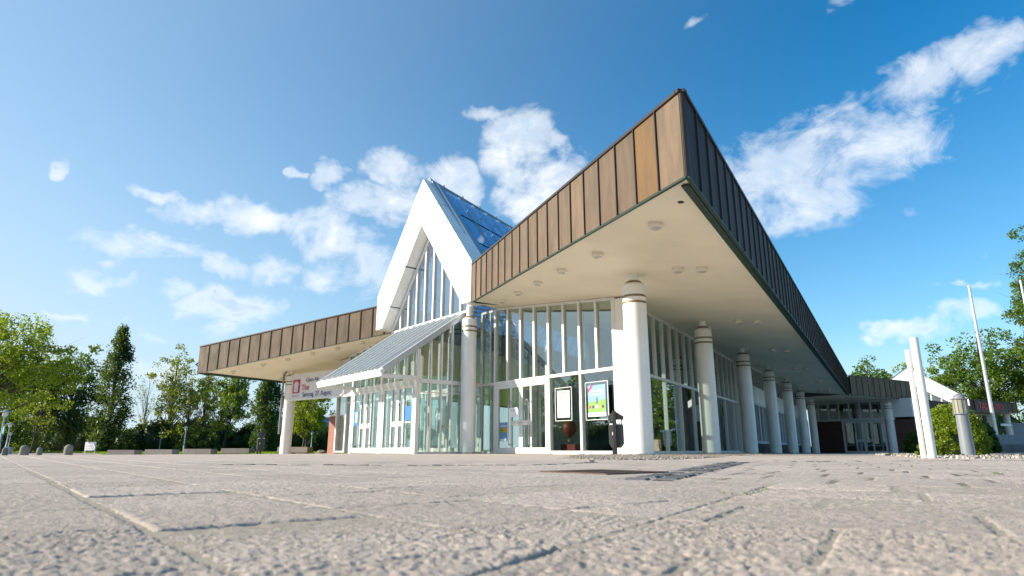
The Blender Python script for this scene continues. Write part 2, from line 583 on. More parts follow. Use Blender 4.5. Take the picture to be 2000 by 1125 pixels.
stone_mat('bollard_stone', (0.22, 0.20, 0.17), (0.33, 0.31, 0.27), 14, 0.7, dist=0.02)
stone_mat('granite_sett', (0.085, 0.085, 0.09), (0.15, 0.15, 0.155), 40, 0.6, pale=(0.2, 0.2, 0.2), rand=0.25)
stone_mat('boulder', (0.20, 0.17, 0.145), (0.30, 0.26, 0.22), 8, 0.7, dist=0.03)
stone_mat('gravel', (0.30, 0.265, 0.22), (0.42, 0.38, 0.33), 20, 0.4, rand=0.2)
stone_mat('wall_stone', (0.19, 0.21, 0.23), (0.26, 0.28, 0.30), 6, 0.4, dist=0.02)
stone_mat('path', (0.40, 0.32, 0.28), (0.46, 0.38, 0.33), 18, 0.4, dist=0.01)
stone_mat('soil', (0.05, 0.045, 0.03), (0.08, 0.07, 0.045), 12, 0.5, dist=0.02)
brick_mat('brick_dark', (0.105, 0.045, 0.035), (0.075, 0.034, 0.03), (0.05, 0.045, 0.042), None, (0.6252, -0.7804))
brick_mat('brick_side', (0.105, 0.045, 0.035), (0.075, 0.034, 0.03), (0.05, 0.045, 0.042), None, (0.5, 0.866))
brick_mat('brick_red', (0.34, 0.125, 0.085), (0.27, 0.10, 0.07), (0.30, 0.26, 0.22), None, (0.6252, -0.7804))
M = MATS

# ------------------------------------------------------------------ mesh helpers
class Frame:
    def __init__(s, o, x, y, z=(0, 0, 1)):
        s.o, s.x, s.y, s.z = Vector(o), Vector(x), Vector(y), Vector(z)

    def __call__(s, a, b, c):
        return s.o + s.x * a + s.y * b + s.z * c

    def at(s, a, b, c=0.0):
        return Frame(s(a, b, c), s.x, s.y, s.z)


DD, NN = (0.6252, -0.7804, 0), (0.7804, 0.6252, 0)
EE, EN = (0.5, 0.866025, 0), (-0.866025, 0.5, 0)
FAC = Frame((0, 0, 0), DD, NN)          # facade: s to the right along the entrance front, n into the hall
EAV = Frame((0, 0, 0), EE, EN)          # eaves: a along the long side, p towards the ridge
WLD = Frame((0, 0, 0), (1, 0, 0), (0, 1, 0))


class MB:
    def __init__(s):
        s.v, s.f = [], []

    def add(s, vs, fs):
        k = len(s.v)
        s.v += [tuple(v) for v in vs]
        s.f += [tuple(i + k for i in f) for f in fs]
        return s

    def hexa(s, p):
        """8 corners: bottom 0-3, top 4-7, same winding"""
        return s.add(p, [(3, 2, 1, 0), (4, 5, 6, 7), (0, 1, 5, 4), (1, 2, 6, 5), (2, 3, 7, 6), (3, 0, 4, 7)])

    def box(s, fr, x0, x1, y0, y1, z0, z1):
        return s.hexa([fr(x0, y0, z0), fr(x1, y0, z0), fr(x1, y1, z0), fr(x0, y1, z0), fr(x0, y0, z1), fr(x1, y0, z1), fr(x1, y1, z1), fr(x0, y1, z1)])

    def prism(s, fr, poly, y0, y1):
        """polygon in (x,z) of the frame, extruded along y"""
        n = len(poly)
        vs = [fr(x, y0, z) for x, z in poly] + [fr(x, y1, z) for x, z in poly]
        fs = [tuple(range(n)), tuple(range(2 * n - 1, n - 1, -1))]
        fs += [(i, i + n, (i + 1) % n + n, (i + 1) % n) for i in range(n)]
        return s.add(vs, fs)

    def tube(s, p0, p1, r0, r1=None, n=10, cap=True):
        r1 = r0 if r1 is None else r1
        p0, p1 = Vector(p0), Vector(p1)
        d = (p1 - p0).normalized()
        u = d.orthogonal().normalized()
        v = d.cross(u)
        vs = []
        for p, r in ((p0, r0), (p1, r1)):
            for i in range(n):
                a = 2 * math.pi * i / n
                vs.append(p + (u * math.cos(a) + v * math.sin(a)) * r)
        fs = [(i, (i + 1) % n, (i + 1) % n + n, i + n) for i in range(n)]
        if cap:
            fs += [tuple(range(n - 1, -1, -1)), tuple(range(n, 2 * n))]
        return s.add(vs, fs)

    def path(s, pts, r, n=8):
        for a, b in zip(pts[:-1], pts[1:]):
            s.tube(a, b, r, r, n)
        return s

    def lathe(s, c, prof, n=24):
        """profile of (radius, z) from the bottom up, round a vertical axis at c"""
        c = Vector(c)
        vs, fs = [], []
        for r, z in prof:
            for i in range(n):
                a = 2 * math.pi * i / n
                vs.append(c + Vector((r * math.cos(a), r * math.sin(a), z)))
        for k in range(len(prof) - 1):
            for i in range(n):
                j = (i + 1) % n
                fs.append((k * n + i, k * n + j, (k + 1) * n + j, (k + 1) * n + i))
        fs.append(tuple(range(n - 1, -1, -1)))
        fs.append(tuple(range((len(prof) - 1) * n, len(prof) * n)))
        return s.add(vs, fs)


WL = {}          # world location of every parent


def finish(me, mat, smooth=False):
    if mat is not None:
        me.materials.append(mat if not isinstance(mat, str) else M[mat])
    me.polygons.foreach_set('use_smooth', [bool(smooth)] * len(me.polygons))
    me.update()


def obj(name, mb, mat, parent=None, smooth=False, base=True, bevel=0.0):
    """one mesh object; its vertices come in world coordinates and its origin moves to its own base"""
    a = np.array([tuple(v) for v in mb.v], dtype=float)
    lo, hi = a.min(0), a.max(0)
    c = np.array([(lo[0] + hi[0]) / 2, (lo[1] + hi[1]) / 2, lo[2]])
    me = bpy.data.meshes.new(name)
    me.from_pydata((a - c).tolist(), [], mb.f)
    finish(me, mat, smooth)
    o = bpy.data.objects.new(name, me)
    COL.objects.link(o)
    c = Vector(c)
    WL[o] = c
    if parent is not None:
        o.parent = parent
        o.location = c - WL[parent]
    else:
        o.location = c
    if smooth == 'auto' or bevel:
        pass
    if bevel:
        md = o.modifiers.new('bevel', 'BEVEL')
        md.width = bevel
        md.segments = 2
        md.limit_method = 'ANGLE'
    if smooth:
        md = o.modifiers.new('edges', 'EDGE_SPLIT')
        md.split_angle = R(38)
    return o


def tag(o, label=None, cat=None, group=None, kind=None):
    for k, v in (('label', label), ('category', cat), ('group', group), ('kind', kind)):
        if v:
            o[k] = v
    return o


def thing(name, label, cat, loc, group=None, rz=0.0):
    o = bpy.data.objects.new(name, None)
    o.empty_display_size = 0.2
    COL.objects.link(o)
    o.location = loc
    o.rotation_euler.z = rz
    WL[o] = Vector(loc)
    return tag(o, label, cat, group)


def children_of(o):
    return KIDS.get(o, [])


def dup(root, loc, label, rz=None, group=None, scale=None):
    """a copy of a thing with copies of its parts and their sub-parts"""
    r = root.copy()
    COL.objects.link(r)
    r.location = loc
    if rz is not None:
        r.rotation_euler.z = rz
    if scale is not None:
        r.scale = scale if hasattr(scale, '__len__') else (scale,) * 3
    r['label'] = label
    if group:
        r['group'] = group
    for ch in [o for o in COL.objects if o.parent == root]:
        c = ch.copy()
        COL.objects.link(c)
        c.parent = r
        for g in [o for o in COL.objects if o.parent == ch]:
            d = g.copy()
            COL.objects.link(d)
            d.parent = c
    WL[r] = Vector(loc)
    return r


def lettering(body, size, o, x, y, mat, parent, name='lettering', depth=0.004, align='LEFT', sx=1.0):
    """flat lettering: baseline start o, along x, up y"""
    cu = bpy.data.curves.new(name, 'FONT')
    cu.body = body
    cu.size = size
    cu.extrude = depth / 2
    cu.align_x = align
    t = bpy.data.objects.new(name, cu)
    COL.objects.link(t)
    bpy.context.view_layer.update()
    me = bpy.data.meshes.new_from_object(t.evaluated_get(bpy.context.evaluated_depsgraph_get()))
    bpy.data.objects.remove(t)
    x, y = Vector(x).normalized(), Vector(y).normalized()
    z = x.cross(y)
    rot = Matrix((x, y, z)).transposed().to_4x4()
    me.transform(Matrix.Diagonal((sx, 1, 1, 1)))
    me.transform(rot)
    me.name = name
    finish(me, mat)
    ob = bpy.data.objects.new(name, me)
    COL.objects.link(ob)
    o = Vector(o)
    WL[ob] = o
    if parent is not None:
        ob.parent = parent
        ob.location = o - WL[parent]
    else:
        ob.location = o
    return ob


def ground_z(x, y):
    u = -0.75 * x + 0.45 * y
    g1 = 0.0155 * min(max(u - 16.0, 0.0), 26.0)
    g2 = 0.0046 * min(max(y - 22.0, 0.0), 30.0) * min(max((x - 2.0) / 8.0, 0.0), 1.0)
    up = 0.0085 * min(max(y - 44.0, 0.0), 42.0) * min(max((4.0 - x) / 10.0, 0.0), 1.0)
    return -max(g1, g2) + up

# ------------------------------------------------------------------ numpy noise for real relief
def lattice(seed):
    return np.random.RandomState(seed).rand(257, 257)


LAT = [lattice(i) for i in range(6)]


def vnoise(x, y, sc, k=0):
    x, y = x * sc + 1000.3, y * sc + 1000.7
    xi, yi = np.floor(x).astype(int), np.floor(y).astype(int)
    fx, fy = x - xi, y - yi
    fx, fy = fx * fx * (3 - 2 * fx), fy * fy * (3 - 2 * fy)
    L = LAT[k]
    xi, yi = xi % 256, yi % 256
    a = L[xi, yi] * (1 - fx) + L[xi + 1, yi] * fx
    b = L[xi, yi + 1] * (1 - fx) + L[xi + 1, yi + 1] * fx
    return a * (1 - fy) + b * fy


def grid_mesh(name, V, nx, ny):
    """V is (nx*ny,3), x fastest"""
    i = np.arange((nx - 1) * (ny - 1))
    a = (i // (nx - 1)) * nx + i % (nx - 1)
    q = np.stack([a, a + 1, a + nx + 1, a + nx], 1)
    me = bpy.data.meshes.new(name)
    me.vertices.add(len(V))
    me.vertices.foreach_set('co', V.astype(np.float32).ravel())
    me.loops.add(len(q) * 4)
    me.loops.foreach_set('vertex_index', q.astype(np.int32).ravel())
    me.polygons.add(len(q))
    me.polygons.foreach_set('loop_start', np.arange(0, len(q) * 4, 4, dtype=np.int32))
    me.polygons.foreach_set('loop_total', np.full(len(q), 4, dtype=np.int32))
    me.update(calc_edges=True)
    me.validate()
    return me


def quads_mesh(name, V):
    """loose quads, V is (n,4,3)"""
    n = len(V)
    me = bpy.data.meshes.new(name)
    me.vertices.add(n * 4)
    me.vertices.foreach_set('co', V.astype(np.float32).ravel())
    me.loops.add(n * 4)
    me.loops.foreach_set('vertex_index', np.arange(n * 4, dtype=np.int32))
    me.polygons.add(n)
    me.polygons.foreach_set('loop_start', np.arange(0, n * 4, 4, dtype=np.int32))
    me.polygons.foreach_set('loop_total', np.full(n, 4, dtype=np.int32))
    me.update(calc_edges=True)
    return me


def link_mesh(name, me, mat, loc=(0, 0, 0), parent=None, smooth=False):
    finish(me, mat, smooth)
    o = bpy.data.objects.new(name, me)
    COL.objects.link(o)
    WL[o] = Vector(loc)
    if parent is not None:
        o.parent = parent
        o.location = WL[o] - WL[parent]
    else:
        o.location = loc
    return o


def sheet(name, x0, x1, y0, y1, nx, ny, dz, mat, zf=ground_z):
    xs, ys = np.linspace(x0, x1, nx), np.linspace(y0, y1, ny)
    X, Y = np.meshgrid(xs, ys)
    Z = np.array([[zf(a, b) for a in xs] for b in ys]) + dz
    me = grid_mesh(name, np.stack([X.ravel(), Y.ravel(), Z.ravel()], 1), nx, ny)
    return link_mesh(name, me, mat)


# ------------------------------------------------------------------ ground
g = sheet('ground', -1500, 1500, -1500, 1500, 61, 61, -0.10, 'far_grass', lambda x, y: -0.45)
tag(g, kind='structure')
plaza = sheet('plaza', -60, 45, -30, 62, 106, 93, -0.003, 'paver_far', lambda x, y: ground_z(x, y) - (0.012 if y < 8.5 and abs(x) < 8.6 else 0.0))
tag(plaza, 'plaza paved in rough square stone', kind='structure')
sandbed = sheet('sand_bed', -9, 9, 3.15, 9.3, 60, 60, -0.0018, 'sand')
sandbed.parent = plaza
m = MB()
for i in range(18):
    for j in range(18):
        a0, a1 = 3.0 + i * 0.45, 3.0 + (i + 1) * 0.45
        b0, b1 = [-7 + (7 + 0.94 + (min(t, 7.1) - 2.83) * 0.109 - 0.14) * j / 18 for t in (a0, a1)], [-7 + (7 + 0.94 + (min(t, 7.1) - 2.83) * 0.109 - 0.14) * (j + 1) / 18 for t in (a0, a1)]
        m.add([EAV(a0, b0[0], -0.0012), EAV(a1, b0[1], -0.0012), EAV(a1, b1[1], -0.0012), EAV(a0, b1[0], -0.0012)], [(3, 2, 1, 0)])
obj('joint_bed', m, 'joint_soil', plaza)
# near joints: the sand itself, with relief
xs, ys = np.linspace(-3.2, 3.2, 640), np.linspace(0.45, 3.2, 300)
X, Y = np.meshgrid(xs, ys)
Z = -0.0018 + 0.0036 * (vnoise(X, Y, 60, 0) - 0.5) + 0.003 * (vnoise(X, Y, 190, 1) - 0.5)
o = link_mesh('joint_sand', grid_mesh('joint_sand', np.stack([X.ravel(), Y.ravel(), Z.ravel()], 1), 640, 300), 'sand', (0, 0, 0), plaza, True)
tag(o, kind='stuff')

cand = []
SPLIT_A = 2.9


def field(fr, left):
    for i in range(-60, 80):
        if left:
            off = (0.0, 0.27, 0.13, 0.36, 0.05, 0.22, 0.41)[i % 7] - 1.23
        else:
            off = (0.0, 0.22, 0.09, 0.31, 0.16, 0.38)[i % 6]
        for j in range(-60, 70):
            if left:
                n0, s0 = 0.23 + 0.4 * i, off + 0.49 * j
                c = fr(s0 + 0.245, n0 + 0.2, 0)
                rect = (s0, s0 + 0.49, n0, n0 + 0.4)
            else:
                a0, p0 = 0.06 + 0.4 * i, off + 0.45 * j
                c = fr(a0 + 0.2, p0 + 0.225, 0)
                rect = (a0, a0 + 0.4, p0, p0 + 0.45)
            if c.y < -1.2 or c.y > 19.5 or abs(c.x) > 1.05 * c.y + 5.0 or c.x > 12 or c.x < -14:
                continue
            seen = c.y > 0.25 and abs(c.x) < 0.84 * c.y + 0.75
            if FAC_n(c) > 13.8 and FAC_s(c) < -12:
                continue
            a, p = c.x * EE[0] + c.y * EE[1], c.x * EN[0] + c.y * EN[1]
            lim = 0.40 if a < SPLIT_A else 0.94 + (min(a, 7.1) - 2.83) * 0.109 - 0.135
            lim_l = lim if a < SPLIT_A or a > 7.45 else lim + 0.27
            hx = 0.33
            if left and p < lim_l - hx or (not left) and p > lim + hx:
                continue
            if in_poly(c, GRAVEL) or (abs(FAC_s(c) - MAN[0]) < 0.36 and abs(FAC_n(c) - MAN[1]) < 0.36) or in_poly(c, BED):
                continue
            cand.append((c.length + (0 if seen else 100), fr, rect, left, lim_l if left else lim, c))


def FAC_s(c):
    return c.x * DD[0] + c.y * DD[1]


def FAC_n(c):
    return c.x * NN[0] + c.y * NN[1]


def in_poly(c, poly):
    ins = False
    for (x1, y1), (x2, y2) in zip(poly, poly[1:] + poly[:1]):
        if (y1 > c.y) != (y2 > c.y) and c.x < (x2 - x1) * (c.y - y1) / (y2 - y1) + x1:
            ins = not ins
    return ins


BED = [(6.78, 9.90), (8.33, 9.75), (11.14, 10.50), (15.02, 12.50), (21.32, 17.00), (19.38, 24.00), (14.53, 24.00), (10.95, 20.20), (9.11, 16.00), (7.17, 11.60)]
GRAVEL = [(2.18, 17.90), (1.45, 15.60), (0.92, 10.60), (1.21, 8.90), (1.84, 8.60), (2.52, 9.60), (3.78, 12.20), (5.14, 14.90), (6.98, 18.30), (8.72, 21.40), (7.66, 22.00), (4.07, 17.60)]
MAN = (0.55 * DD[0] + 3.95 * DD[1], 0.55 * NN[0] + 3.95 * NN[1])
field(FAC, True)
field(EAV, False)
cand.sort(key=lambda t: t[0])
far_pav = MB()
for k, (dist, fr, (x0, x1, y0, y1), left, lim, c) in enumerate(cand):
    gap = rnd.uniform(0.0025, 0.0045)
    h = rnd.gauss(0, 0.0012) if dist < 3 else rnd.gauss(0, 0.0003) if dist < 7 else 0.0
    tl = 0.0034 if dist < 3 else 0.0009
    tx, ty = rnd.gauss(0, tl), rnd.gauss(0, tl)
    x0, x1, y0, y1 = x0 + gap, x1 - gap * rnd.uniform(0.6, 1.6), y0 + gap, y1 - gap * rnd.uniform(0.6, 1.6)
    step = 0.0034 if dist < 1.45 else 0.0070 if dist < 3.0 else 0.0125 if dist < 5.4 else 0.0
    if k < 300:
        edge_cut = abs(c.x * EN[0] + c.y * EN[1] - lim) < 0.36
        if edge_cut and not step:
            nx = ny = 16
            U, V = np.meshgrid(np.concatenate([[x0], np.linspace(x0 + 0.006, x1 - 0.006, 14), [x1]]), np.concatenate([[y0], np.linspace(y0 + 0.006, y1 - 0.006, 14), [y1]]))
        elif step:
            nx, ny = int((x1 - x0) / step) + 2, int((y1 - y0) / step) + 2
            U, V = np.meshgrid(np.linspace(x0, x1, nx), np.linspace(y0, y1, ny))
        else:
            U, V = np.meshgrid(np.array([x0, x0 + 0.006, x1 - 0.006, x1]), np.array([y0, y0 + 0.006, y1 - 0.006, y1]))
            nx = ny = 4
        wx = fr.x.x * U + fr.y.x * V
        wy = fr.x.y * U + fr.y.y * V
        # pavers cut along the seam between the two fields
        p = wx * EN[0] + wy * EN[1]
        cut = np.maximum(0, lim + 0.005 - p) if left else np.minimum(0, lim - 0.005 - p)
        wx, wy = wx + cut * EN[0], wy + cut * EN[1]
        ed = np.minimum(np.minimum(U - x0, x1 - U), np.minimum(V - y0, y1 - V))
        ed = np.minimum(ed, np.maximum(0, (p - lim) if left else (lim - p)))
        z = h + tx * (U - (x0 + x1) / 2) + ty * (V - (y0 + y1) / 2)
        if step:
            ch = vnoise(wx, wy, 45, 2)
            wd = 0.007 + 0.014 * ch * ch
            e = np.clip(ed / wd, 0, 1)
            z = z - 0.0065 * (1 - e) ** 2
            n = 0.7 * (vnoise(wx, wy, 125, 0) - 0.5) + 1.0 * (vnoise(wx, wy, 220, 3) - 0.5)
            pit = np.clip(vnoise(wx, wy, 80, 4) - 0.68, 0, 1) * 3.0
            z = z + (0.0044 if dist < 3 else 0.0036) * n + 0.0014 * (vnoise(wx, wy, 24, 1) - 0.5) - 0.0040 * pit
            if step < 0.006:
                z = z + 0.0016 * (vnoise(wx, wy, 260, 5) - 0.5)
        else:
            z = np.where(ed < 0.003, -0.006, z + 0.0)
        P3 = np.stack([wx.ravel(), wy.ravel(), z.ravel()], 1)
        P3 -= np.array([c.x, c.y, 0])
        me = grid_mesh('paver', P3, nx, ny)
        o = link_mesh('paver', me, 'paver_stone', (c.x, c.y, 0), plaza, bool(step))
    else:
        if dist > 9 and rnd.random() < 0.0:
            continue
        b = 0.004
        zz = h + ground_z(c.x, c.y)
        q = []
        for dz, ins in ((-0.006, 0.0), (0.0, b)):
            for u, v in ((x0 + ins, y0 + ins), (x1 - ins, y0 + ins), (x1 - ins, y1 - ins), (x0 + ins, y1 - ins)):
                t = fr(u, v, zz + dz)
                pp_ = t.x * EN[0] + t.y * EN[1]
                cc = max(0, lim + 0.005 - pp_) if left else min(0, lim - 0.005 - pp_)
                q.append((t.x + cc * EN[0], t.y + cc * EN[1], t.z))
        far_pav.add(q,
                    [(4, 5, 6, 7), (0, 1, 5, 4), (1, 2, 6, 5), (2, 3, 7, 6), (3, 0, 4, 7)])
V = []
for k in range(46):
    i, j = rnd.randint(4, 16), rnd.randint(-9, 2)
    a0 = 0.06 + 0.4 * i
    p0 = (0.0, 0.22, 0.09, 0.31, 0.16, 0.38)[i % 6] + 0.45 * j
    if p0 > 0.5:
        continue
    for q in range(rnd.randint(5, 12)):
        c = EAV(a0 + rnd.uniform(0, 0.4) * (q % 2), p0 + rnd.uniform(0, 0.1) * (1 - q % 2), 0)
        if c.y < 1.8:
            continue
        an, hh, ww = rnd.uniform(0, 6.28), rnd.uniform(0.004, 0.012), rnd.uniform(0.002, 0.004)
        dx, dy = math.cos(an), math.sin(an)
        V.append([(c.x - dy * ww, c.y + dx * ww, -0.002), (c.x + dy * ww, c.y - dx * ww, -0.002), (c.x + dx * hh + dy * ww * 0.3, c.y + dy * hh, hh), (c.x + dx * hh * 1.2 - dy * ww * 0.3, c.y + dy * hh * 1.2, hh)])
tag(link_mesh('weeds', quads_mesh('weeds', np.array(V)), 'grass'), kind='stuff')
tag(obj('pavers', far_pav, 'paver_stone', plaza), kind='stuff')
print('pavers', len(cand))

# granite sett strip between the two fields, and the thin sett lines
setts = []


def sett(fr, x0, x1, y0, y1, parent):
    m = MB()
    j = lambda: rnd.uniform(-0.006, 0.006)
    h = rnd.uniform(-0.004, 0.005)
    q = [(x0 + j(), y0 + j()), (x1 + j(), y0 + j()), (x1 + j(), y1 + j()), (x0 + j(), y1 + j())]
    cx, cy = (x0 + x1) / 2, (y0 + y1) / 2
    vs = [fr(a, b, -0.012) for a, b in q] + [fr(a + (cx - a) * 0.05, b + (cy - b) * 0.05, h - 0.006) for a, b in q] + [fr(a + (cx - a) * 0.25, b + (cy - b) * 0.25, h + rnd.uniform(0, 0.004)) for a, b in q]
    m.add(vs, [(8, 9, 10, 11), (0, 1, 5, 4), (1, 2, 6, 5), (2, 3, 7, 6), (3, 0, 4, 7), (4, 5, 9, 8), (5, 6, 10, 9), (6, 7, 11, 10), (7, 4, 8, 11)])
    return obj('sett', m, 'granite_sett', parent)


STRIP = Frame((0.60, 2.92, 0), (0.403, 0.915, 0), (-0.915, 0.403, 0))
a = 0.0
while a < 4.75:
    ln = rnd.uniform(0.105, 0.125)
    for r in (-1, 0):
        sett(STRIP, a + r * 0.03, a + ln - 0.008 + r * 0.03, r * 0.122 + 0.004, r * 0.122 + 0.118, plaza)
    a += ln


def sett_line(pts, wdt=0.06, far=False):
    for (ax, ay), (bx, by) in zip(pts[:-1], pts[1:]):
        d = Vector((bx - ax, by - ay, 0))
        L = d.length
        d.normalize()
        fr = Frame((ax, ay, ground_z(ax, ay)), d, (-d.y, d.x, 0))
        x = 0.0
        while x < L:
            setts.append((fr, x, x + 0.098, -wdt / 2, wdt / 2))
            x += 0.108


sett_line([(2.9, 7.3), (4.6, 7.75), (8.2, 8.6)])
sett_line([(-2.6, 5.9), (-0.9, 5.6), (0.25, 5.75), (0.85, 6.9), (1.0, 8.3)])
sett_line([(1.0, 8.45), (1.75, 8.5), (2.5, 9.5), (3.9, 12.0)])
for t in setts[:140]:
    sett(*t, plaza)
m = MB()
for fr, x0, x1, y0, y1 in setts[140:]:
    m.box(fr, x0, x1, y0, y1, -0.012, rnd.uniform(0.0, 0.006))
if m.v:
    tag(obj('sett_edging', m, 'granite_sett', plaza), kind='stuff')

# manhole cover: frame, grid of raised bars
fm = FAC.at(MAN[0], MAN[1])
cov = thing('manhole_cover', 'rusty square iron drain cover set flush in the paving', 'drain cover', fm(0, 0, 0))
obj('surround', MB().box(fm, -0.62, 0.62, -0.55, 0.55, -0.03, -0.0012), 'paver_stone', cov)
m = MB().box(fm, -0.25, 0.25, -0.25, 0.25, -0.0295, 0.0005)
obj('plate', m, 'iron', cov)
m = MB()
for s0, s1, n0, n1 in ((-0.27, 0.27, -0.27, -0.235), (-0.27, 0.27, 0.235, 0.27), (-0.27, -0.235, -0.233, 0.233), (0.235, 0.27, -0.233, 0.233)):
    m.box(fm, s0, s1, n0, n1, -0.02, 0.006)
obj('rim', m, 'iron', cov)
for i in range(11):
    x = -0.20 + i * 0.040
    obj('bar', MB().box(fm, x - 0.010, x + 0.010, -0.225, 0.225, 0.0007, 0.0055), 'iron', cov)

# gravel round the near column and the bed on the right
def pebbles(name, poly, n, r0, r1, mat, zoff=0.0):
    m = MB()
    x0, x1 = min(p[0] for p in poly), max(p[0] for p in poly)
    y0, y1 = min(p[1] for p in poly), max(p[1] for p in poly)
    k = 0
    while k < n:
        x, y = rnd.uniform(x0, x1), rnd.uniform(y0, y1)
        if not in_poly(Vector((x, y, 0)), poly):
            continue
        k += 1
        r = rnd.uniform(r0, r1)
        z = ground_z(x, y) + zoff
        a0 = rnd.uniform(0, 6.28)
        vs = []
        for i in range(5):
            an = a0 + i * 1.2566
            rr = r * rnd.uniform(0.75, 1.15)
            vs.append((x + rr * math.cos(an), y + rr * math.sin(an) * 0.8, z - r * 0.2))
        for i in range(5):
            an = a0 + i * 1.2566 + 0.3
            rr = r * rnd.uniform(0.5, 0.75)
            vs.append((x + rr * math.cos(an), y + rr * math.sin(an) * 0.8, z + r * rnd.uniform(0.45, 0.75)))
        m.add(vs, [(5, 6, 7, 8, 9)] + [(i, (i + 1) % 5, 5 + (i + 1) % 5, 5 + i) for i in range(5)])
    return tag(obj(name, m, mat), kind='stuff')


pebbles('gravel', GRAVEL, 9000, 0.012, 0.032, 'gravel')
pebbles('gravel_bed', BED, 6500, 0.02, 0.055, 'gravel', 0.005)

# lawn, path
LAWN = [(-24.5, 43.6), (-12, 39.0), (4.0, 44), (10, 80), (0, 170), (-160, 170), (-160, 150), (-60, 90)]


def poly_sheet(name, poly, dz, mat, step=1.0):
    x0, x1 = min(p[0] for p in poly), max(p[0] for p in poly)
    y0, y1 = min(p[1] for p in poly), max(p[1] for p in poly)
    m = MB()
    y = y0
    while y < y1:
        hh = step * (1 + max(0, y - 45) * 0.03)
        x = x0
        while x < x1:
            if in_poly(Vector((x + hh / 2, y + hh / 2, 0)), poly):
                m.add([(a, b, ground_z(a, b) + dz) for a, b in ((x, y), (x + hh, y), (x + hh, y + hh), (x, y + hh))], [(0, 1, 2, 3)])
            x += hh
        y += hh
    return obj(name, m, mat)


tag(poly_sheet('lawn', LAWN, 0.01, 'grass', 1.2), kind='structure')
tag(poly_sheet('path', [(-60, 90), (-24.5, 43.6), (-21, 34), (-29, 33), (-36, 44), (-110, 120)], 0.004, 'path', 1.0), kind='structure')
LAWN2 = [(-36, 44), (-29.5, 36), (-60, 36), (-160, 110), (-130, 140)]
tag(poly_sheet('lawn', LAWN2, 0.01, 'grass', 1.2), kind='structure')


def blades(poly, n, hgt):
    x0, x1 = min(p[0] for p in poly), max(p[0] for p in poly)
    y0, y1 = min(p[1] for p in poly), min(max(p[1] for p in poly), 75)
    V = []
    while len(V) < n:
        x, y = rnd.uniform(x0, x1), y0 + (y1 - y0) * rnd.random() ** 1.8
        if not in_poly(Vector((x, y, 0)), poly):
            continue
        z = ground_z(x, y)
        a = rnd.uniform(0, 3.14)
        wv, hv = rnd.uniform(0.02, 0.05), hgt * rnd.uniform(0.4, 1.2)
        dx, dy = math.cos(a) * wv, math.sin(a) * wv
        lx, ly = rnd.uniform(-0.05, 0.05), rnd.uniform(-0.05, 0.05)
        V.append([(x - dx, y - dy, z), (x + dx, y + dy, z), (x + lx + dx * 0.3, y + ly + dy * 0.3, z + hv), (x + lx - dx * 0.3, y + ly - dy * 0.3, z + hv)])
    return np.array(V)


o = link_mesh('grass', quads_mesh('grass', blades([(-24.5, 43.8), (-12, 39.2), (-3, 41), (-2, 70), (-60, 75), (-42, 66)], 70000, 0.17)), 'grass')
tag(o, kind='stuff')

# ------------------------------------------------------------------ the exhibition hall
SL = 0.1227                      # slope of both roof planes, from the eaves up to the ridge
P_R, P_L = 2.06, 30.75           # right and left eaves
Z_EAVE, FASC = 4.02, 1.36
HALL_O = FAC(-21.7, 14.0, 0)
hall = thing('exhibition_hall', 'white exhibition hall with copper edged roof, glass front and pointed entrance gable', 'building', HALL_O)


def zs(p):
    return Z_EAVE + SL * (p - P_R) if p < 16.4 else Z_EAVE + SL * (P_L - p)


def ap(x, y):
    return x * EE[0] + y * EE[1], x * EN[0] + y * EN[1]


def on_eav(a, p, z):
    return EAV(a, p, z)


A_C = 8.665                      # right roof corner
A_FAR = 52.4                     # where the far wing begins
RP = [(A_C, P_R), (18.38, 12.27), (84, 12.27), (84, P_R)]
LP = [(20.45, P_L), (22.34, 19.08), (84, 19.08), (84, P_L)]


def slab(name, poly, d0, d1, mat, extra=0.0):
    m = MB()
    n = len(poly)
    vs = [EAV(a, p, zs(p) + d0) for a, p in poly] + [EAV(a, p, zs(p) + d1) for a, p in poly]
    fs = [tuple(range(n)), tuple(range(2 * n - 1, n - 1, -1))] + [(i, i + n, (i + 1) % n + n, (i + 1) % n) for i in range(n)]
    return obj(name, m.add(vs, fs), mat, hall)


def shrink(poly, d):
    """pull the outline in so that the boards at the edges do not share a plane with it"""
    ca, cp = sum(a for a, p in poly) / len(poly), sum(p for a, p in poly) / len(poly)
    out = []
    for a, p in poly:
        out.append((a + (d if a < ca else -d), p + (d if p < cp else -d)))
    return out


for poly in (RP, LP):
    slab('soffit', shrink(poly, 0.05), 0.0, 0.04, 'soffit_cream')
    slab('roof_deck', shrink(poly, 0.06), 0.05, FASC - 0.03, 'deck_grey')


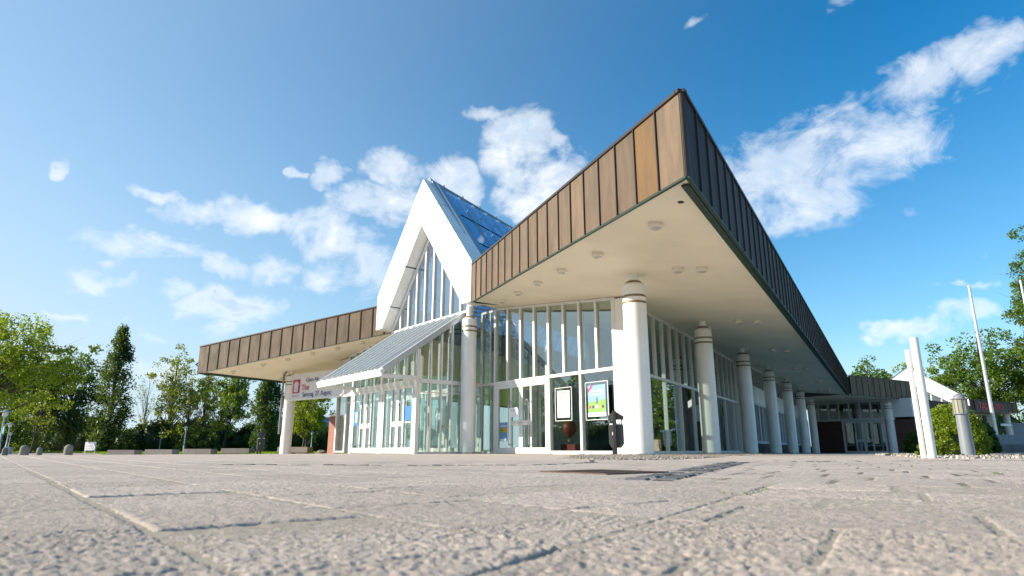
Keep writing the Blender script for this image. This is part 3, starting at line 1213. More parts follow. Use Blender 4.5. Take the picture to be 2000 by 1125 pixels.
def fascia(P0, P1, za, zb, n, mat='copper', odd=None, mirror=False):
    """a clad edge board from P0 to P1 (plan), soffit heights za, zb; the outside is on the right of P0 -> P1"""
    P0, P1 = Vector((P0[0], P0[1], 0)), Vector((P1[0], P1[1], 0))
    d = P1 - P0
    L = d.length
    d.normalize()
    out = Vector((d.y, -d.x, 0))
    if mirror:
        out = -out
    Z = Vector((0, 0, 1))

    def pt(x, o, h):
        return P0 + d * x + out * o + Z * (za + (zb - za) * x / L + h)

    def slanted(x0, x1, o0, o1, h0, h1):
        return MB().hexa([pt(x0, o0, h0), pt(x1, o0, h0), pt(x1, o1, h0), pt(x0, o1, h0), pt(x0, o0, h1), pt(x1, o0, h1), pt(x1, o1, h1), pt(x0, o1, h1)])
    f = obj('fascia', slanted(0, L, -0.045, 0.0, -0.03, FASC - 0.02), 'dark_trim', hall)
    obj('coping', slanted(0.0, L, -0.10, 0.055, FASC - 0.018, FASC + 0.035), 'dark_trim', f)
    wdt = L / n
    for i in range(n):
        mt = odd.get(i, mat) if odd else mat
        o0 = 0.004 + rnd.uniform(0, 0.004)
        obj('copper_panel', slanted(i * wdt + 0.012, (i + 1) * wdt - 0.012, o0, o0 + 0.014, -0.02, FASC - 0.024), mt, f)
        if i:
            obj('standing_seam', slanted(i * wdt - 0.011, i * wdt + 0.011, 0.003, 0.052, -0.024, FASC - 0.022), 'dark_trim', f)
    obj('drip_edge', slanted(0, L, -0.03, 0.03, -0.058, -0.033), 'green_trim', f)
    return f


Cxy, IRxy = EAV(A_C, P_R, 0), EAV(18.38, 12.27, 0)
Txy, ILxy = EAV(20.45, P_L, 0), EAV(22.34, 19.08, 0)
Fxy = EAV(A_FAR, P_R, 0)
fascia(IRxy, Cxy, zs(12.27), Z_EAVE, 19, 'copper', {17: 'copper_orange'})
fascia(Cxy, Fxy, Z_EAVE, Z_EAVE, 62, 'copper_shaded')
fascia(Txy, ILxy, Z_EAVE, zs(19.08), 18, 'copper')
fascia(EAV(60, P_L, 0), Txy, Z_EAVE, Z_EAVE, 40, 'copper')
# green strip along the underside of the long eaves
obj('eave_strip', MB().box(EAV, A_C + 0.35, A_FAR, P_R + 0.06, P_R + 0.18, Z_EAVE - 0.03, Z_EAVE + 0.0), 'green_trim', hall)
obj('eave_strip', MB().box(EAV, 20.8, 60, P_L - 0.28, P_L - 0.06, Z_EAVE - 0.03, Z_EAVE + 0.0), 'green_trim', hall)
# return of the right fascia towards the gable, over the front wall
r0, r1 = FAC(-18.02, 12.72, 0), FAC(-17.55, 13.9, 0)
obj('eave_strip', MB().hexa([r0 + Vector((0, 0, 5.20)), r1 + Vector((0, 0, 5.18)), r1 + Vector((0.10, 0.08, 5.18)), r0 + Vector((0.10, 0.08, 5.20)),
                             r0 + Vector((0, 0, 5.26)), r1 + Vector((0, 0, 5.24)), r1 + Vector((0.10, 0.08, 5.24)), r0 + Vector((0.10, 0.08, 5.26))]), 'green_trim', hall)

# far wing of the same roof, seen beyond the long eaves
W0, W1 = Vector((24.55, 46.3, 0)), Vector((32.4, 51.3, 0))
back = Vector((-0.55, 0.84, 0)) * 14
m = MB()
pl = [W0 + Vector((0.05, 0.06, 0)), W1 + Vector((-0.05, 0.06, 0)), W1 + back * 1.0, W0 + back * 1.0]
m.add([v + Vector((0, 0, Z_EAVE + 0.0)) for v in pl] + [v + Vector((0, 0, Z_EAVE + 0.04)) for v in pl], [(0, 1, 2, 3), (7, 6, 5, 4), (0, 4, 5, 1), (1, 5, 6, 2), (2, 6, 7, 3), (3, 7, 4, 0)])
obj('soffit', m, 'soffit_cream', hall)
m = MB()
pl = [W0 + Vector((0.05, 0.07, 0)), W1 + Vector((-0.06, 0.07, 0)), W1 + back, W0 + back]
m.add([v + Vector((0, 0, Z_EAVE + 0.05)) for v in pl] + [v + Vector((0, 0, Z_EAVE + FASC - 0.03)) for v in pl], [(0, 1, 2, 3), (7, 6, 5, 4), (0, 4, 5, 1), (1, 5, 6, 2), (2, 6, 7, 3), (3, 7, 4, 0)])
obj('roof_deck', m, 'deck_grey', hall)
fascia(W0, W1, Z_EAVE, Z_EAVE, 12, 'copper')
fascia(W1, W1 + back * 0.7, Z_EAVE, Z_EAVE, 12, 'copper_shaded')


def downlight(x, y, p=None):
    a, pp = ap(x, y)
    z = zs(pp) if p is None else p
    l = obj('ceiling_lamp', MB().lathe((x, y, z), [(0.10, -0.10), (0.135, -0.095), (0.14, -0.06), (0.12, -0.055), (0.12, 0.0)], 20), 'lamp_cream', hall, True)
    obj('lens', MB().lathe((x, y, z), [(0.065, -0.118), (0.095, -0.108), (0.095, -0.102)], 16), 'lamp_lens', l, True)


for x, y in [(2.63, 10.98), (1.91, 13.54), (1.265, 15.53), (0.727, 17.39), (0.19, 19.29), (-0.33, 21.03),
             (-14.75, 33.62), (-12.85, 32.69), (-11.41, 32.13), (-9.92, 31.39), (-8.57, 30.87), (-7.19, 30.18), (-13.28, 36.59), (-12.87, 36.0)]:
    downlight(x, y)
for k in range(6):
    for p in (3.75, 3.2):
        q = EAV(14.2 + 7.1 * k, p, 0)
        downlight(q.x, q.y)
# small dark vent near the corner
q = Vector((2.77, 9.72, 0))
obj('vent', MB().lathe((q.x, q.y, zs(ap(q.x, q.y)[1]) - 0.012), [(0.05, 0), (0.055, 0.01)], 14), 'black_metal', hall)


def column(x, y, ztop, r=0.29, neck=0.13, neck_h=0.17, zb=None):
    zb = ground_z(x, y) if zb is None else zb
    sh = ztop - neck_h
    g1, g2 = sh - 0.42, sh - 0.58
    prof = [(r, zb - 0.05)]
    prof += [(r, g2 - 0.03), (r - 0.012, g2 - 0.028), (r - 0.012, g2 + 0.028), (r, g2 + 0.03), (r, g1 - 0.03), (r - 0.012, g1 - 0.028), (r - 0.012, g1 + 0.028), (r, g1 + 0.03), (r, sh - 0.15), (neck + 0.02, sh - 0.01), (neck, sh), (neck, ztop)]
    c = obj('column', MB().lathe((x, y, 0), prof, 40), 'column_white', hall, True)
    for gz in (g1, g2):
        obj('ring', MB().lathe((x, y, gz), [(r - 0.010, -0.028), (r - 0.0015, -0.026), (r - 0.0015, 0.026), (r - 0.010, 0.028)], 40), 'ring_gold', c, True)
    obj('shoulder', MB().lathe((x, y, sh), [(neck + 0.10, -0.105), (neck + 0.105, -0.09), (neck + 0.04, -0.02), (neck + 0.035, -0.03)], 32), 'ring_gold', c, True)
    obj('foot', MB().lathe((x, y, zb), [(r - 0.03, -0.02), (r + 0.004, 0.0), (r + 0.004, 0.045), (r - 0.02, 0.05)], 40), 'steel', c, True)
    return c


for k in range(7):
    q = EAV(14.75 + 6.95 * k, 5.02, 0)
    column(q.x, q.y, zs(5.02))
column(-12.22, 35.25, zs(28.07))
q = W1 + Vector((-2.6, -0.3, 0)) + Vector((-0.55, 0.84, 0)) * 1.3
column(29.6, 50.6, Z_EAVE, 0.34)
gcol_xy = FAC(-18.78, 13.05, 0)
column(gcol_xy.x, gcol_xy.y, 5.25, 0.27, 0.115, 0.36)

# ---- glazed walls
def bar(fr, parent, x0, x1, z0, z1, y0=-0.05, y1=0.05, name='mullion', mat='white_metal'):
    return obj(name, MB().box(fr, x0, x1, y0, y1, z0, z1), mat, parent)


def pane(fr, parent, x0, x1, z0, z1, mat='glass', y=0.0, name='pane'):
    return obj(name, MB().box(fr, x0, x1, y - 0.006, y + 0.006, z0, z1), mat, parent)


def pane_poly(fr, parent, poly, mat='glass', y=0.0):
    return obj('pane', MB().prism(fr, poly, y - 0.006, y + 0.006), mat, parent)


def double_door(fr, x0, x1, z1, handles=True, mat='white_metal'):
    """two leaves: a wide light, a stile, and a narrow light split by a lock block; tall bow handles"""
    d = MB()
    d.box(fr, x0, x0 + 0.07, -0.06, 0.05, 0.0, z1)
    d.box(fr, x1 - 0.07, x1, -0.06, 0.05, 0.0, z1)
    d.box(fr, x0 + 0.07, x1 - 0.07, -0.06, 0.05, z1 - 0.07, z1)
    frame = obj('double_door', d, mat, hall)
    mid = (x0 + x1) / 2
    for sgn in (-1, 1):
        L0, L1 = (x0 + 0.075, mid - 0.004) if sgn < 0 else (mid + 0.004, x1 - 0.075)
        wd = L1 - L0
        out_s, in_s, mul = 0.085, 0.095, 0.07
        zb, zt = 0.20, z1 - 0.17
        hinge, lock = (L0, L1) if sgn < 0 else (L1, L0)
        dr = 1 if sgn < 0 else -1
        xs = [hinge, hinge + dr * out_s, hinge + dr * (wd * 0.58), hinge + dr * (wd * 0.58 + mul), lock - dr * in_s, lock]
        m = MB()

        def bx(a, b, c, e):
            m.box(fr, min(a, b), max(a, b), -0.045, 0.02, c, e)
        bx(xs[0], xs[1], 0.012, z1 - 0.075)
        bx(xs[4], xs[5], 0.012, z1 - 0.075)
        bx(xs[1], xs[4], 0.012, zb)
        bx(xs[1], xs[4], zt, z1 - 0.075)
        bx(xs[2], xs[3], zb, zt)
        bx(xs[3], xs[4], 0.93, 1.10)
        obj('door_leaf', m, mat, frame)
        for a, b, c, e in ((xs[1], xs[2], zb, zt), (xs[3], xs[4], zb, 0.93), (xs[3], xs[4], 1.10, zt)):
            pane(fr, frame, min(a, b), max(a, b), c, e, y=-0.01)
        if handles:
            hx = xs[2] + dr * 0.035
            pts = [fr(hx, -0.05, 0.30), fr(hx, -0.15, 0.30), fr(hx, -0.15, 1.66), fr(hx + dr * 0.03, -0.15, 1.74), fr(hx + dr * 0.10, -0.15, 1.76), fr(hx + dr * 0.15, -0.15, 1.72), fr(hx + dr * 0.165, -0.15, 1.62), fr(hx + dr * 0.165, -0.05, 1.60)]
            obj('handle', MB().path(pts, 0.017, 8), 'steel', frame, True)
            obj('lock', MB().tube(fr(lock - dr * 0.05, -0.045, 1.02), fr(lock - dr * 0.05, -0.058, 1.02), 0.02, n=10), 'steel', frame)
    for x in (x0 + 0.035, x1 - 0.035):
        for z in (z1 - 0.55, z1 - 0.35, 0.3):
            obj('hinge', MB().tube(fr(x, -0.075, z - 0.05), fr(x, -0.075, z + 0.05), 0.018, n=8), 'white_metal', frame)
    return frame


# front wall: eight bays, doors under the first four
FW = FAC.at(0, 13.98)
S0, BW = -18.38, 0.7275
front = bar(FW, hall, S0 - 0.05, S0 + 0.05, 0.0, zs(0) * 0 + 5.17, -0.07, 0.07, 'front_wall')


def soff(s, n=13.98):
    q = FAC(s, n, 0)
    return zs(ap(q.x, q.y)[1])


def gable_top(s):
    return soff(s) - 0.012


for i in range(1, 9):
    s = S0 + i * BW
    wd = 0.045 if i < 8 else 0.07
    bar(FW, front, s - wd, s + wd, 2.50 if i in (1, 2, 3, 5, 7) else 0.0, gable_top(s + wd) - 0.0, -0.07, 0.07)
for i in range(8):
    a, b = S0 + i * BW + 0.05, S0 + (i + 1) * BW - 0.05
    za, zb = gable_top(a), gable_top(b)
    pane_poly(FW, front, [(a, 2.50), (b, 2.50), (b, zb - 0.09), (a, za - 0.09)])
    obj('head_rail', MB().prism(FW, [(a, za - 0.09), (b, zb - 0.09), (b, zb), (a, za)], -0.05, 0.05), 'white_metal', front)
for a, b in ((S0 + 0.05, S0 + 4 * BW - 0.045), (S0 + 4 * BW + 0.045, S0 + 6 * BW - 0.045), (S0 + 6 * BW + 0.045, S0 + 8 * BW - 0.07)):
    bar(FW, front, a, b, 2.40, 2.497, -0.06, 0.06, 'transom')
    if a > -15.6:
        bar(FW, front, a, b, 0.0, 0.10, -0.055, 0.055, 'sill')
        pane(FW, front, a, b, 0.10, 2.40)
for i in (4, 6, 8):
    s = S0 + i * BW
    bar(FW, front, s - 0.09, s + 0.09, 0.0, 0.02, -0.1, 0.068, 'foot_plate', 'pipe_grey')
double_door(FW, S0 + 0.052, S0 + 4 * BW - 0.047, 2.395)
# white pier at the corner
c_s = S0 + 8 * BW + 0.072
m = MB().box(FW, c_s, c_s + 0.42, -0.06, 0.25, 0.0, gable_top(c_s + 0.42) - 0.02)
obj('pier', m, 'white_panel', hall)
# narrow bay between the entrance porch and the front wall
bar(FW, front, -19.26, -19.18, 0, 5.2, -0.05, 0.05)
pane(FW, front, -19.18, -18.435, 2.50, 5.12)
pane(FW, front, -19.18, -18.435, 0.08, 2.40)
bar(FW, front, -19.18, -18.435, 2.40, 2.497, -0.04, 0.04, 'transom')
bar(FW, front, -19.18, -18.435, 0.0, 0.078, -0.04, 0.04, 'sill')
bar(FW, front, -19.18, -18.435, 5.122, 5.2, -0.04, 0.04, 'head_rail')
bar(FW, front, -18.74, -18.70, 2.499, 5.12, -0.03, 0.03)

# left half of the front, mirrored (mostly behind the porch), ending in the side light and a brick pier
left = bar(FW, hall, -25.06, -24.96, 0.0, 5.17, -0.07, 0.07, 'front_wall')
for i in range(1, 9):
    s = -25.01 - i * BW
    bar(FW, left, s - 0.045, s + 0.045, 0.0, soff(s) - 0.012, -0.07, 0.07)
for i in range(8):
    a, b = -25.01 - (i + 1) * BW + 0.046, -25.01 - i * BW - 0.046
    pane(FW, left, a, b, 2.50, min(soff(a), soff(b)) - 0.1)
    pane(FW, left, a, b, 0.08, 2.40)
    bar(FW, left, a, b, 2.40, 2.497, -0.05, 0.05, 'transom')
    obj('head_rail', MB().prism(FW, [(a, min(soff(a), soff(b)) - 0.1), (b, min(soff(a), soff(b)) - 0.1), (b, soff(b) - 0.012), (a, soff(a) - 0.012)], -0.05, 0.05), 'white_metal', left)
sl = bar(FW, hall, -32.06, -31.94, 0.0, soff(-32.0) - 0.02, -0.09, 0.09, 'side_light', 'gutter_white')
bar(FW, sl, -30.92, -30.80, 0.0, soff(-30.9) - 0.02, -0.09, 0.09)
pane(FW, sl, -31.94, -30.92, 0.08, 3.12)
bar(FW, sl, -31.94, -30.92, 3.12, 3.22, -0.05, 0.05, 'transom', 'roof_grey')
bar(FW, sl, -31.48, -31.38, 3.222, 4.35, -0.05, 0.05)
pane(FW, sl, -31.94, -31.48, 3.222, 4.35)
pane(FW, sl, -31.38, -30.92, 3.222, 4.35)
bar(FW, sl, -31.94, -30.92, 0.0, 0.078, -0.05, 0.05, 'sill')
bar(FW, sl, -31.94, -30.92, 4.352, soff(-32.0) - 0.03, -0.05, 0.05, 'head_panel')
obj('brick_pier', MB().box(FW, -33.05, -32.065, 0.0, 0.35, -0.1, 1.85), 'brick_red', hall)
obj('pier_cap', MB().box(FW, -33.08, -32.068, -0.03, 0.38, 1.852, 1.90), 'white_panel', hall)
obj('brick_counter', MB().box(FW, -31.9, -30.5, 1.3, 1.6, 0, 1.0), 'brick_red', hall)
obj('counter_top', MB().box(FW, -31.95, -30.45, 1.2, 1.7, 1.002, 1.06), 'white_panel', hall)

# side wall along the eaves
SW = EAV.at(0, 6.42)
side = obj('side_wall', MB().box(SW, 17.72, 17.83, -0.06, 0.06, 0, zs(6.42) - 0.02), 'white_metal', hall)
ZT = zs(6.42) - 0.012
BS = 0.935
NB = 17
for i in range(NB):
    a, b = 17.83 + i * BS, 17.83 + (i + 1) * BS
    low = i % 2 == 1
    bar(SW, side, b - 0.04, b + 0.04, 0.0 if low else 2.5, ZT, -0.06, 0.06)
    pane(SW, side, a + 0.042, b - 0.042, 2.50, ZT - 0.09)
    bar(SW, side, a + 0.042, b - 0.042, ZT - 0.088, ZT, -0.05, 0.05, 'head_rail')
for i in range((NB + 1) // 2):
    a, b = 17.83 + 2 * i * BS + 0.042, min(17.83 + (2 * i + 2) * BS, 17.83 + NB * BS) - 0.042
    bar(SW, side, a, b, 2.40, 2.497, -0.055, 0.055, 'transom')
    bar(SW, side, a, b, 0.0, 0.09, -0.05, 0.05, 'sill')
    pane(SW, side, a, b, 0.092, 2.398)
# beyond: brick plinth, white window bays with bluish shade in their colour, white band with small top lights
A3 = 17.83 + NB * BS + 0.06
A4 = 61.2
S3 = EAV.at(0, 5.9)
obj('return_wall', MB().box(EAV, A3 - 0.055, A3 + 0.10, 5.84, 6.5, 0, zs(6) - 0.02), 'white_panel', hall)
nb = 10
bw = (A4 - A3 - 0.1) / nb
zt3 = zs(5.9) - 0.015
low_w = obj('window_band', MB().box(S3, A3 + 0.11, A4, -0.05, 0.12, 2.55, 3.42), 'white_panel', hall)
obj('head_rail', MB().box(S3, A3 + 0.11, A4, -0.05, 0.12, zt3 - 0.12, zt3), 'white_metal', low_w)
for i in range(nb):
    a = A3 + 0.1 + i * bw
    b = a + bw
    zg = ground_z(*EAV(a, 5.9, 0)[:2])
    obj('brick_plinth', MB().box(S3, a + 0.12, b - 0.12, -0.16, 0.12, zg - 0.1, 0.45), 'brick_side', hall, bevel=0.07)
    wn = obj('window', MB().box(S3, a + 0.02, a + 0.14, -0.10, 0.10, zg, 2.548).box(S3, b - 0.14, b - 0.02, -0.10, 0.10, zg, 2.548)
             .box(S3, a + 0.142, b - 0.142, -0.10, 0.10, 0.452, 0.56).box(S3, a + 0.142, b - 0.142, -0.10, 0.10, 2.42, 2.548)
             .box(S3, a + 1.05, a + 1.17, -0.09, 0.10, 0.562, 2.418), 'white_shaded', hall)
    pane(S3, wn, a + 0.142, a + 1.05, 0.562, 2.418)
    x0, x1 = a + 1.17, b - 0.142
    for k in range(3):
        u0, u1 = x0 + (x1 - x0) * k / 3, x0 + (x1 - x0) * (k + 1) / 3
        if k:
            bar(S3, wn, u0 - 0.025, u0 + 0.025, 0.562, 2.418, -0.06, 0.06, 'glazing_bar', 'white_shaded')
        pane(S3, wn, u0 + 0.026, u1 - 0.026, 0.562, 2.418)
    for k in range(3):
        u0, u1 = a + 0.1 + (bw - 0.2) * k / 3, a + 0.1 + (bw - 0.2) * (k + 1) / 3
        pane(S3, low_w, u0 + 0.03, u1 - 0.03, 3.422, zt3 - 0.122, name='top_light')
        bar(S3, low_w, u1 - 0.028, u1 + 0.028, 3.422, zt3 - 0.122, -0.04, 0.1, 'glazing_bar')

# end wall under the far wing, facing the plaza
EW = FAC.at(0, 54.6)
s_l, s_r = -27.4, -19.3
zg = -0.16
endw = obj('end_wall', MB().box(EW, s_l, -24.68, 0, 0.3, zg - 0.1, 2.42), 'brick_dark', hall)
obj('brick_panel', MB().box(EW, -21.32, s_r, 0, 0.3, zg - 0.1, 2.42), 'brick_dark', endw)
obj('band', MB().box(EW, s_l, -24.7, -0.03, 0.25, 2.422, 2.58), 'white_shaded', endw)
obj('header', MB().box(EW, -24.69, -21.31, -0.03, 0.25, 2.43, 2.58), 'white_shaded', endw)
for i in range(8):
    a, b = s_l + i * 0.85, s_l + (i + 1) * 0.85
    if b > -20.9:
        break
    pane(EW, endw, a + 0.04, b - 0.04, 2.582, 3.86, 'glass', 0.1)
    bar(EW, endw, b - 0.038, b + 0.038, 2.582, 3.86, 0.0, 0.2, 'glazing_bar', 'white_shaded')
obj('white_panel', MB().box(EW, -21.36, s_r + 0.02, -0.02, 0.25, 2.584, 3.86), 'white_shaded', endw)
obj('head_rail', MB().box(EW, s_l, s_r + 0.02, -0.02, 0.25, 3.862, 4.0), 'white_shaded', endw)
obj('back_wall', MB().box(EW, s_l - 1.5, s_r - 0.3, 3.0, 3.1, zg, 3.98), 'dim_backing', endw)  # added dark backing, blocks the bright sky behind the panes
dd_far = double_door(Frame(EW(0, 0, zg), DD, NN), -24.66, -21.34, 2.56, True, 'white_shaded')
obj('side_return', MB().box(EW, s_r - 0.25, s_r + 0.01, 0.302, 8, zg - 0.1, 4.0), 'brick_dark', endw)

# ---- gable: white chevron, recessed glazing, glass ridge roof behind it
GS = -21.73
GH, GI = 3.65, 3.1
Z_PK, Z_SH, Z_BT, Z_IN = 11.24, 6.79, 5.26, 9.17
GF = FAC.at(GS, 12.6)


def zo(x):
    return Z_PK - (Z_PK - Z_SH) * abs(x) / GH


def zi(x):
    return Z_IN - (Z_IN - Z_BT) * abs(x) / GI


core = MB()
for sg in (-1, 1):
    cor = [(0, zi(0) + 0.02), (0, zo(0) - 0.02), (sg * (GH - 0.02), Z_SH - 0.02), (sg * (GH - 0.02), Z_BT + 0.02), (sg * (GI + 0.02), Z_BT + 0.02)]
    core.prism(GF, cor if sg > 0 else cor[::-1], 0.02, 0.66)
gable = obj('gable', core, 'dark_trim', hall)
DEP = 0.68
for sg in (-1, 1):
    cuts = [0.0, 1.217, 2.433, 3.65]
    for k in range(3):
        x0, x1 = cuts[k] + (0.026 if k else 0.02), cuts[k + 1] - (0.026 if k < 2 else 0)
        if k < 2:
            pg = [(x0, zi(x0)), (x1, zi(x1)), (x1, zo(x1)), (x0, zo(x0))]
        else:
            pg = [(x0, zi(x0)), (GI, Z_BT), (x1, Z_BT), (x1, Z_SH), (x0, zo(x0))]
        pg = [(sg * x, z) for x, z in pg]
        obj('gable_panel', MB().prism(GF, pg if sg > 0 else pg[::-1], 0.0, DEP), 'white_panel', gable)
# glazing of the gable
GG = FAC.at(GS, 13.12)
xg = 2.95
zbg = 5.15


def zg_top(x):
    return 8.78 - (8.78 - 5.2) * abs(x) / 2.95


xs = [-2.95 + 5.9 * i / 9 for i in range(10)]
for i in range(9):
    a, b = xs[i], xs[i + 1]
    pg = [(a, zbg), (b, zbg), (b, zg_top(b)), (a, zg_top(a))]
    if a < 0 < b:
        pg = [(a, zbg), (b, zbg), (b, zg_top(b)), (0, zg_top(0)), (a, zg_top(a))]
    pane_poly(GG, gable, pg, 'glass_gable')
    if i:
        bar(GG, gable, a - 0.045, a + 0.045, zbg, zg_top(a) - 0.03, -0.07, 0.06)
bar(GG, gable, -3.0, 3.0, 5.06, 5.15, -0.08, 0.08, 'sill')
for sg in (-1, 1):
    pg = [(0, zg_top(0) - 0.06), (sg * 2.98, zg_top(2.98) - 0.06), (sg * 2.98, zg_top(2.98) + 0.16), (0, zg_top(0) + 0.16)]
    obj('frame', MB().prism(GG, pg if sg > 0 else pg[::-1], -0.06, 0.07), 'white_metal', gable)

# glass ridge roof, running back along the hall
E3 = Vector(EE)
G0 = FAC(GS, 13.0, Z_PK + 0.02)
Rb, Lb = FAC(GS + GH + 0.05, 13.3, 6.55), FAC(GS - GH - 0.05, 13.3, 6.55)
LEN = 30.0
sk = obj('glass_roof', MB().tube(G0 - E3 * 0.15, G0 + E3 * LEN, 0.06, n=8), 'verge_grey', hall)
nseg, nrow = 26, 3
for side_, base in ((1, Rb), (-1, Lb)):
    dn = base - G0
    nrm = dn.cross(E3).normalized()
    if nrm.z < 0:
        nrm = -nrm

    def sp(u, t, h=0.0):
        return G0 + dn * u + E3 * t + nrm * h

    def splate(u0, u1, t0, t1, h0, h1):
        return MB().hexa([sp(u0, t0, h0), sp(u1, t0, h0), sp(u1, t1, h0), sp(u0, t1, h0), sp(u0, t0, h1), sp(u1, t0, h1), sp(u1, t1, h1), sp(u0, t1, h1)])
    obj('verge', splate(0.015, 1.0, -0.1, 0.42, -0.03, 0.05), 'verge_grey', sk)
    obj('verge', splate(0.015, 1.0, 0.45, 0.75, -0.03, 0.03), 'verge_grey', sk)
    step = (LEN - 0.8) / nseg
    rows = nrow if side_ > 0 else 1
    for i in range(nseg):
        t0, t1 = 0.8 + i * step, 0.8 + (i + 1) * step
        for r in range(rows):
            u0, u1 = 0.02 + 0.98 * r / rows, 0.02 + 0.98 * (r + 1) / rows
            obj('pane', splate(u0 + 0.004, u1 - 0.004, t0 + 0.03, t1 - 0.03, 0.0, 0.012), 'glass_roof', sk)
            if r:
                obj('glazing_bar', splate(u0 - 0.0035, u0 + 0.0035, t0 + 0.03, t1 - 0.03, -0.03, 0.03), 'dark_trim', sk)
        obj('rafter', splate(0.015, 1.0, t1 - 0.028, t1 + 0.028, -0.06, 0.05), 'verge_grey', sk)
for i in range(12):
    obj('ridge_bolt', MB().lathe(G0 + E3 * (0.9 + i * 1.46) + Vector((0, 0, 0.05)), [(0.04, 0), (0.05, 0.06), (0.0, 0.10)], 8), 'steel', sk)
obj('ridge_cap', MB().hexa([G0 + E3 * -0.12 + Vector(v) for v in ((-0.12, -0.1, -0.22), (0.12, -0.1, -0.22), (0.2, 0.25, -0.22), (-0.05, 0.25, -0.22), (-0.01, -0.02, 0.1), (0.01, -0.02, 0.1), (0.09, 0.14, 0.1), (0.07, 0.14, 0.1))]), 'white_panel', sk)

# ---- entrance porch: lean-to glass roof over two pairs of doors
SR, SLF, SM = -19.2, -24.22, -21.71
NF = 11.2
porch = obj('entrance_porch', MB().box(FAC, SLF + 0.0, SR + 0.0, 13.08, 13.2, 5.0, 5.055), 'gutter_white', hall)
N0, Z0, N1, Z1 = 9.78, 2.70, 13.08, 5.03
PO = FAC(0, N0, Z0)
sl_d = Vector(NN) * (N1 - N0) + Vector((0, 0, Z1 - Z0))
SLEN = sl_d.length
PX = Frame(PO, DD, sl_d.normalized(), Vector(DD).cross(sl_d.normalized()))
obj('gutter', MB().box(PX, SLF - 0.22, SR + 0.14, -0.10, 0.06, -0.09, 0.035), 'gutter_white', porch)
obj('gutter', MB().box(FAC, SLF - 0.22, SR + 0.14, N0 - 0.04, N0 + 0.08, Z0 - 0.20, Z0 - 0.10), 'gutter_white', porch)
nr = 11
ps = (SR - SLF) / (nr - 1)
for i in range(nr):
    s = SLF + i * ps
    edge = i in (0, nr - 1)
    obj('rib', MB().box(PX, s - (0.07 if edge else 0.075), s + (0.07 if edge else 0.075), 0.062, SLEN, -0.12, 0.075), 'gutter_white' if not edge else 'roof_grey', porch)
    if not edge:
        obj('rib_cap', MB().box(PX, s + 0.02, s + 0.05, 0.03, SLEN, 0.077, 0.10), 'verge_grey', porch)
        obj('bracket', MB().box(PX, s - 0.024, s + 0.024, 0.005, 0.028, 0.04, 0.11), 'ring_gold', porch)
    if i < nr - 1:
        for k in range(3):
            v0, v1 = 0.065 + (SLEN - 0.07) * k / 3, 0.065 + (SLEN - 0.07) * (k + 1) / 3
            obj('pane', MB().box(PX, s + (0.072 if i == 0 else 0.077), s + ps - (0.072 if i == nr - 2 else 0.077), v0 + 0.006, v1 - 0.006, 0.0, 0.014), 'glass_porch', porch)
for s in (SLF, SR):
    obj('beam', MB().box(FAC, s - 0.045, s + 0.045, N0 + 0.09, NF - 0.055, 2.47, 2.60), 'gutter_white', porch)
    obj('spot_lamp', MB().tube(FAC(s - 0.02, N0 + 1.0, 2.47), FAC(s - 0.02, N0 + 1.0, 2.28), 0.035).tube(FAC(s - 0.02, N0 + 0.96, 2.28), FAC(s - 0.10, N0 + 0.90, 2.22), 0.05), 'lamp_cream', porch)
PF = FAC.at(0, NF)


def z_roof(n):
    return Z0 + (n - N0) / (N1 - N0) * (Z1 - Z0) - 0.16


zf = z_roof(NF)
for s in (SLF, SM, SR):
    obj('post', MB().box(PF, s - 0.065, s + 0.065, -0.065, 0.065, -0.05, zf), 'white_metal', porch)
for a, b in ((SLF, SM), (SM, SR)):
    double_door(PF, a + 0.067, b - 0.067, 2.40)
    obj('header', MB().box(PF, a + 0.067, b - 0.067, -0.05, 0.05, 2.402, 2.52), 'white_metal', porch)
    for k in range(4):
        u0, u1 = a + 0.067 + (b - a - 0.134) * k / 4, a + 0.067 + (b - a - 0.134) * (k + 1) / 4
        pane(PF, porch, u0 + 0.03, u1 - 0.03, 2.522, zf - 0.07)
        if k:
            bar(PF, porch, u0 - 0.028, u0 + 0.028, 2.522, zf - 0.07, -0.04, 0.04)
    obj('head_rail', MB().box(PF, a + 0.067, b - 0.067, -0.05, 0.05, zf - 0.068, zf), 'white_metal', porch)
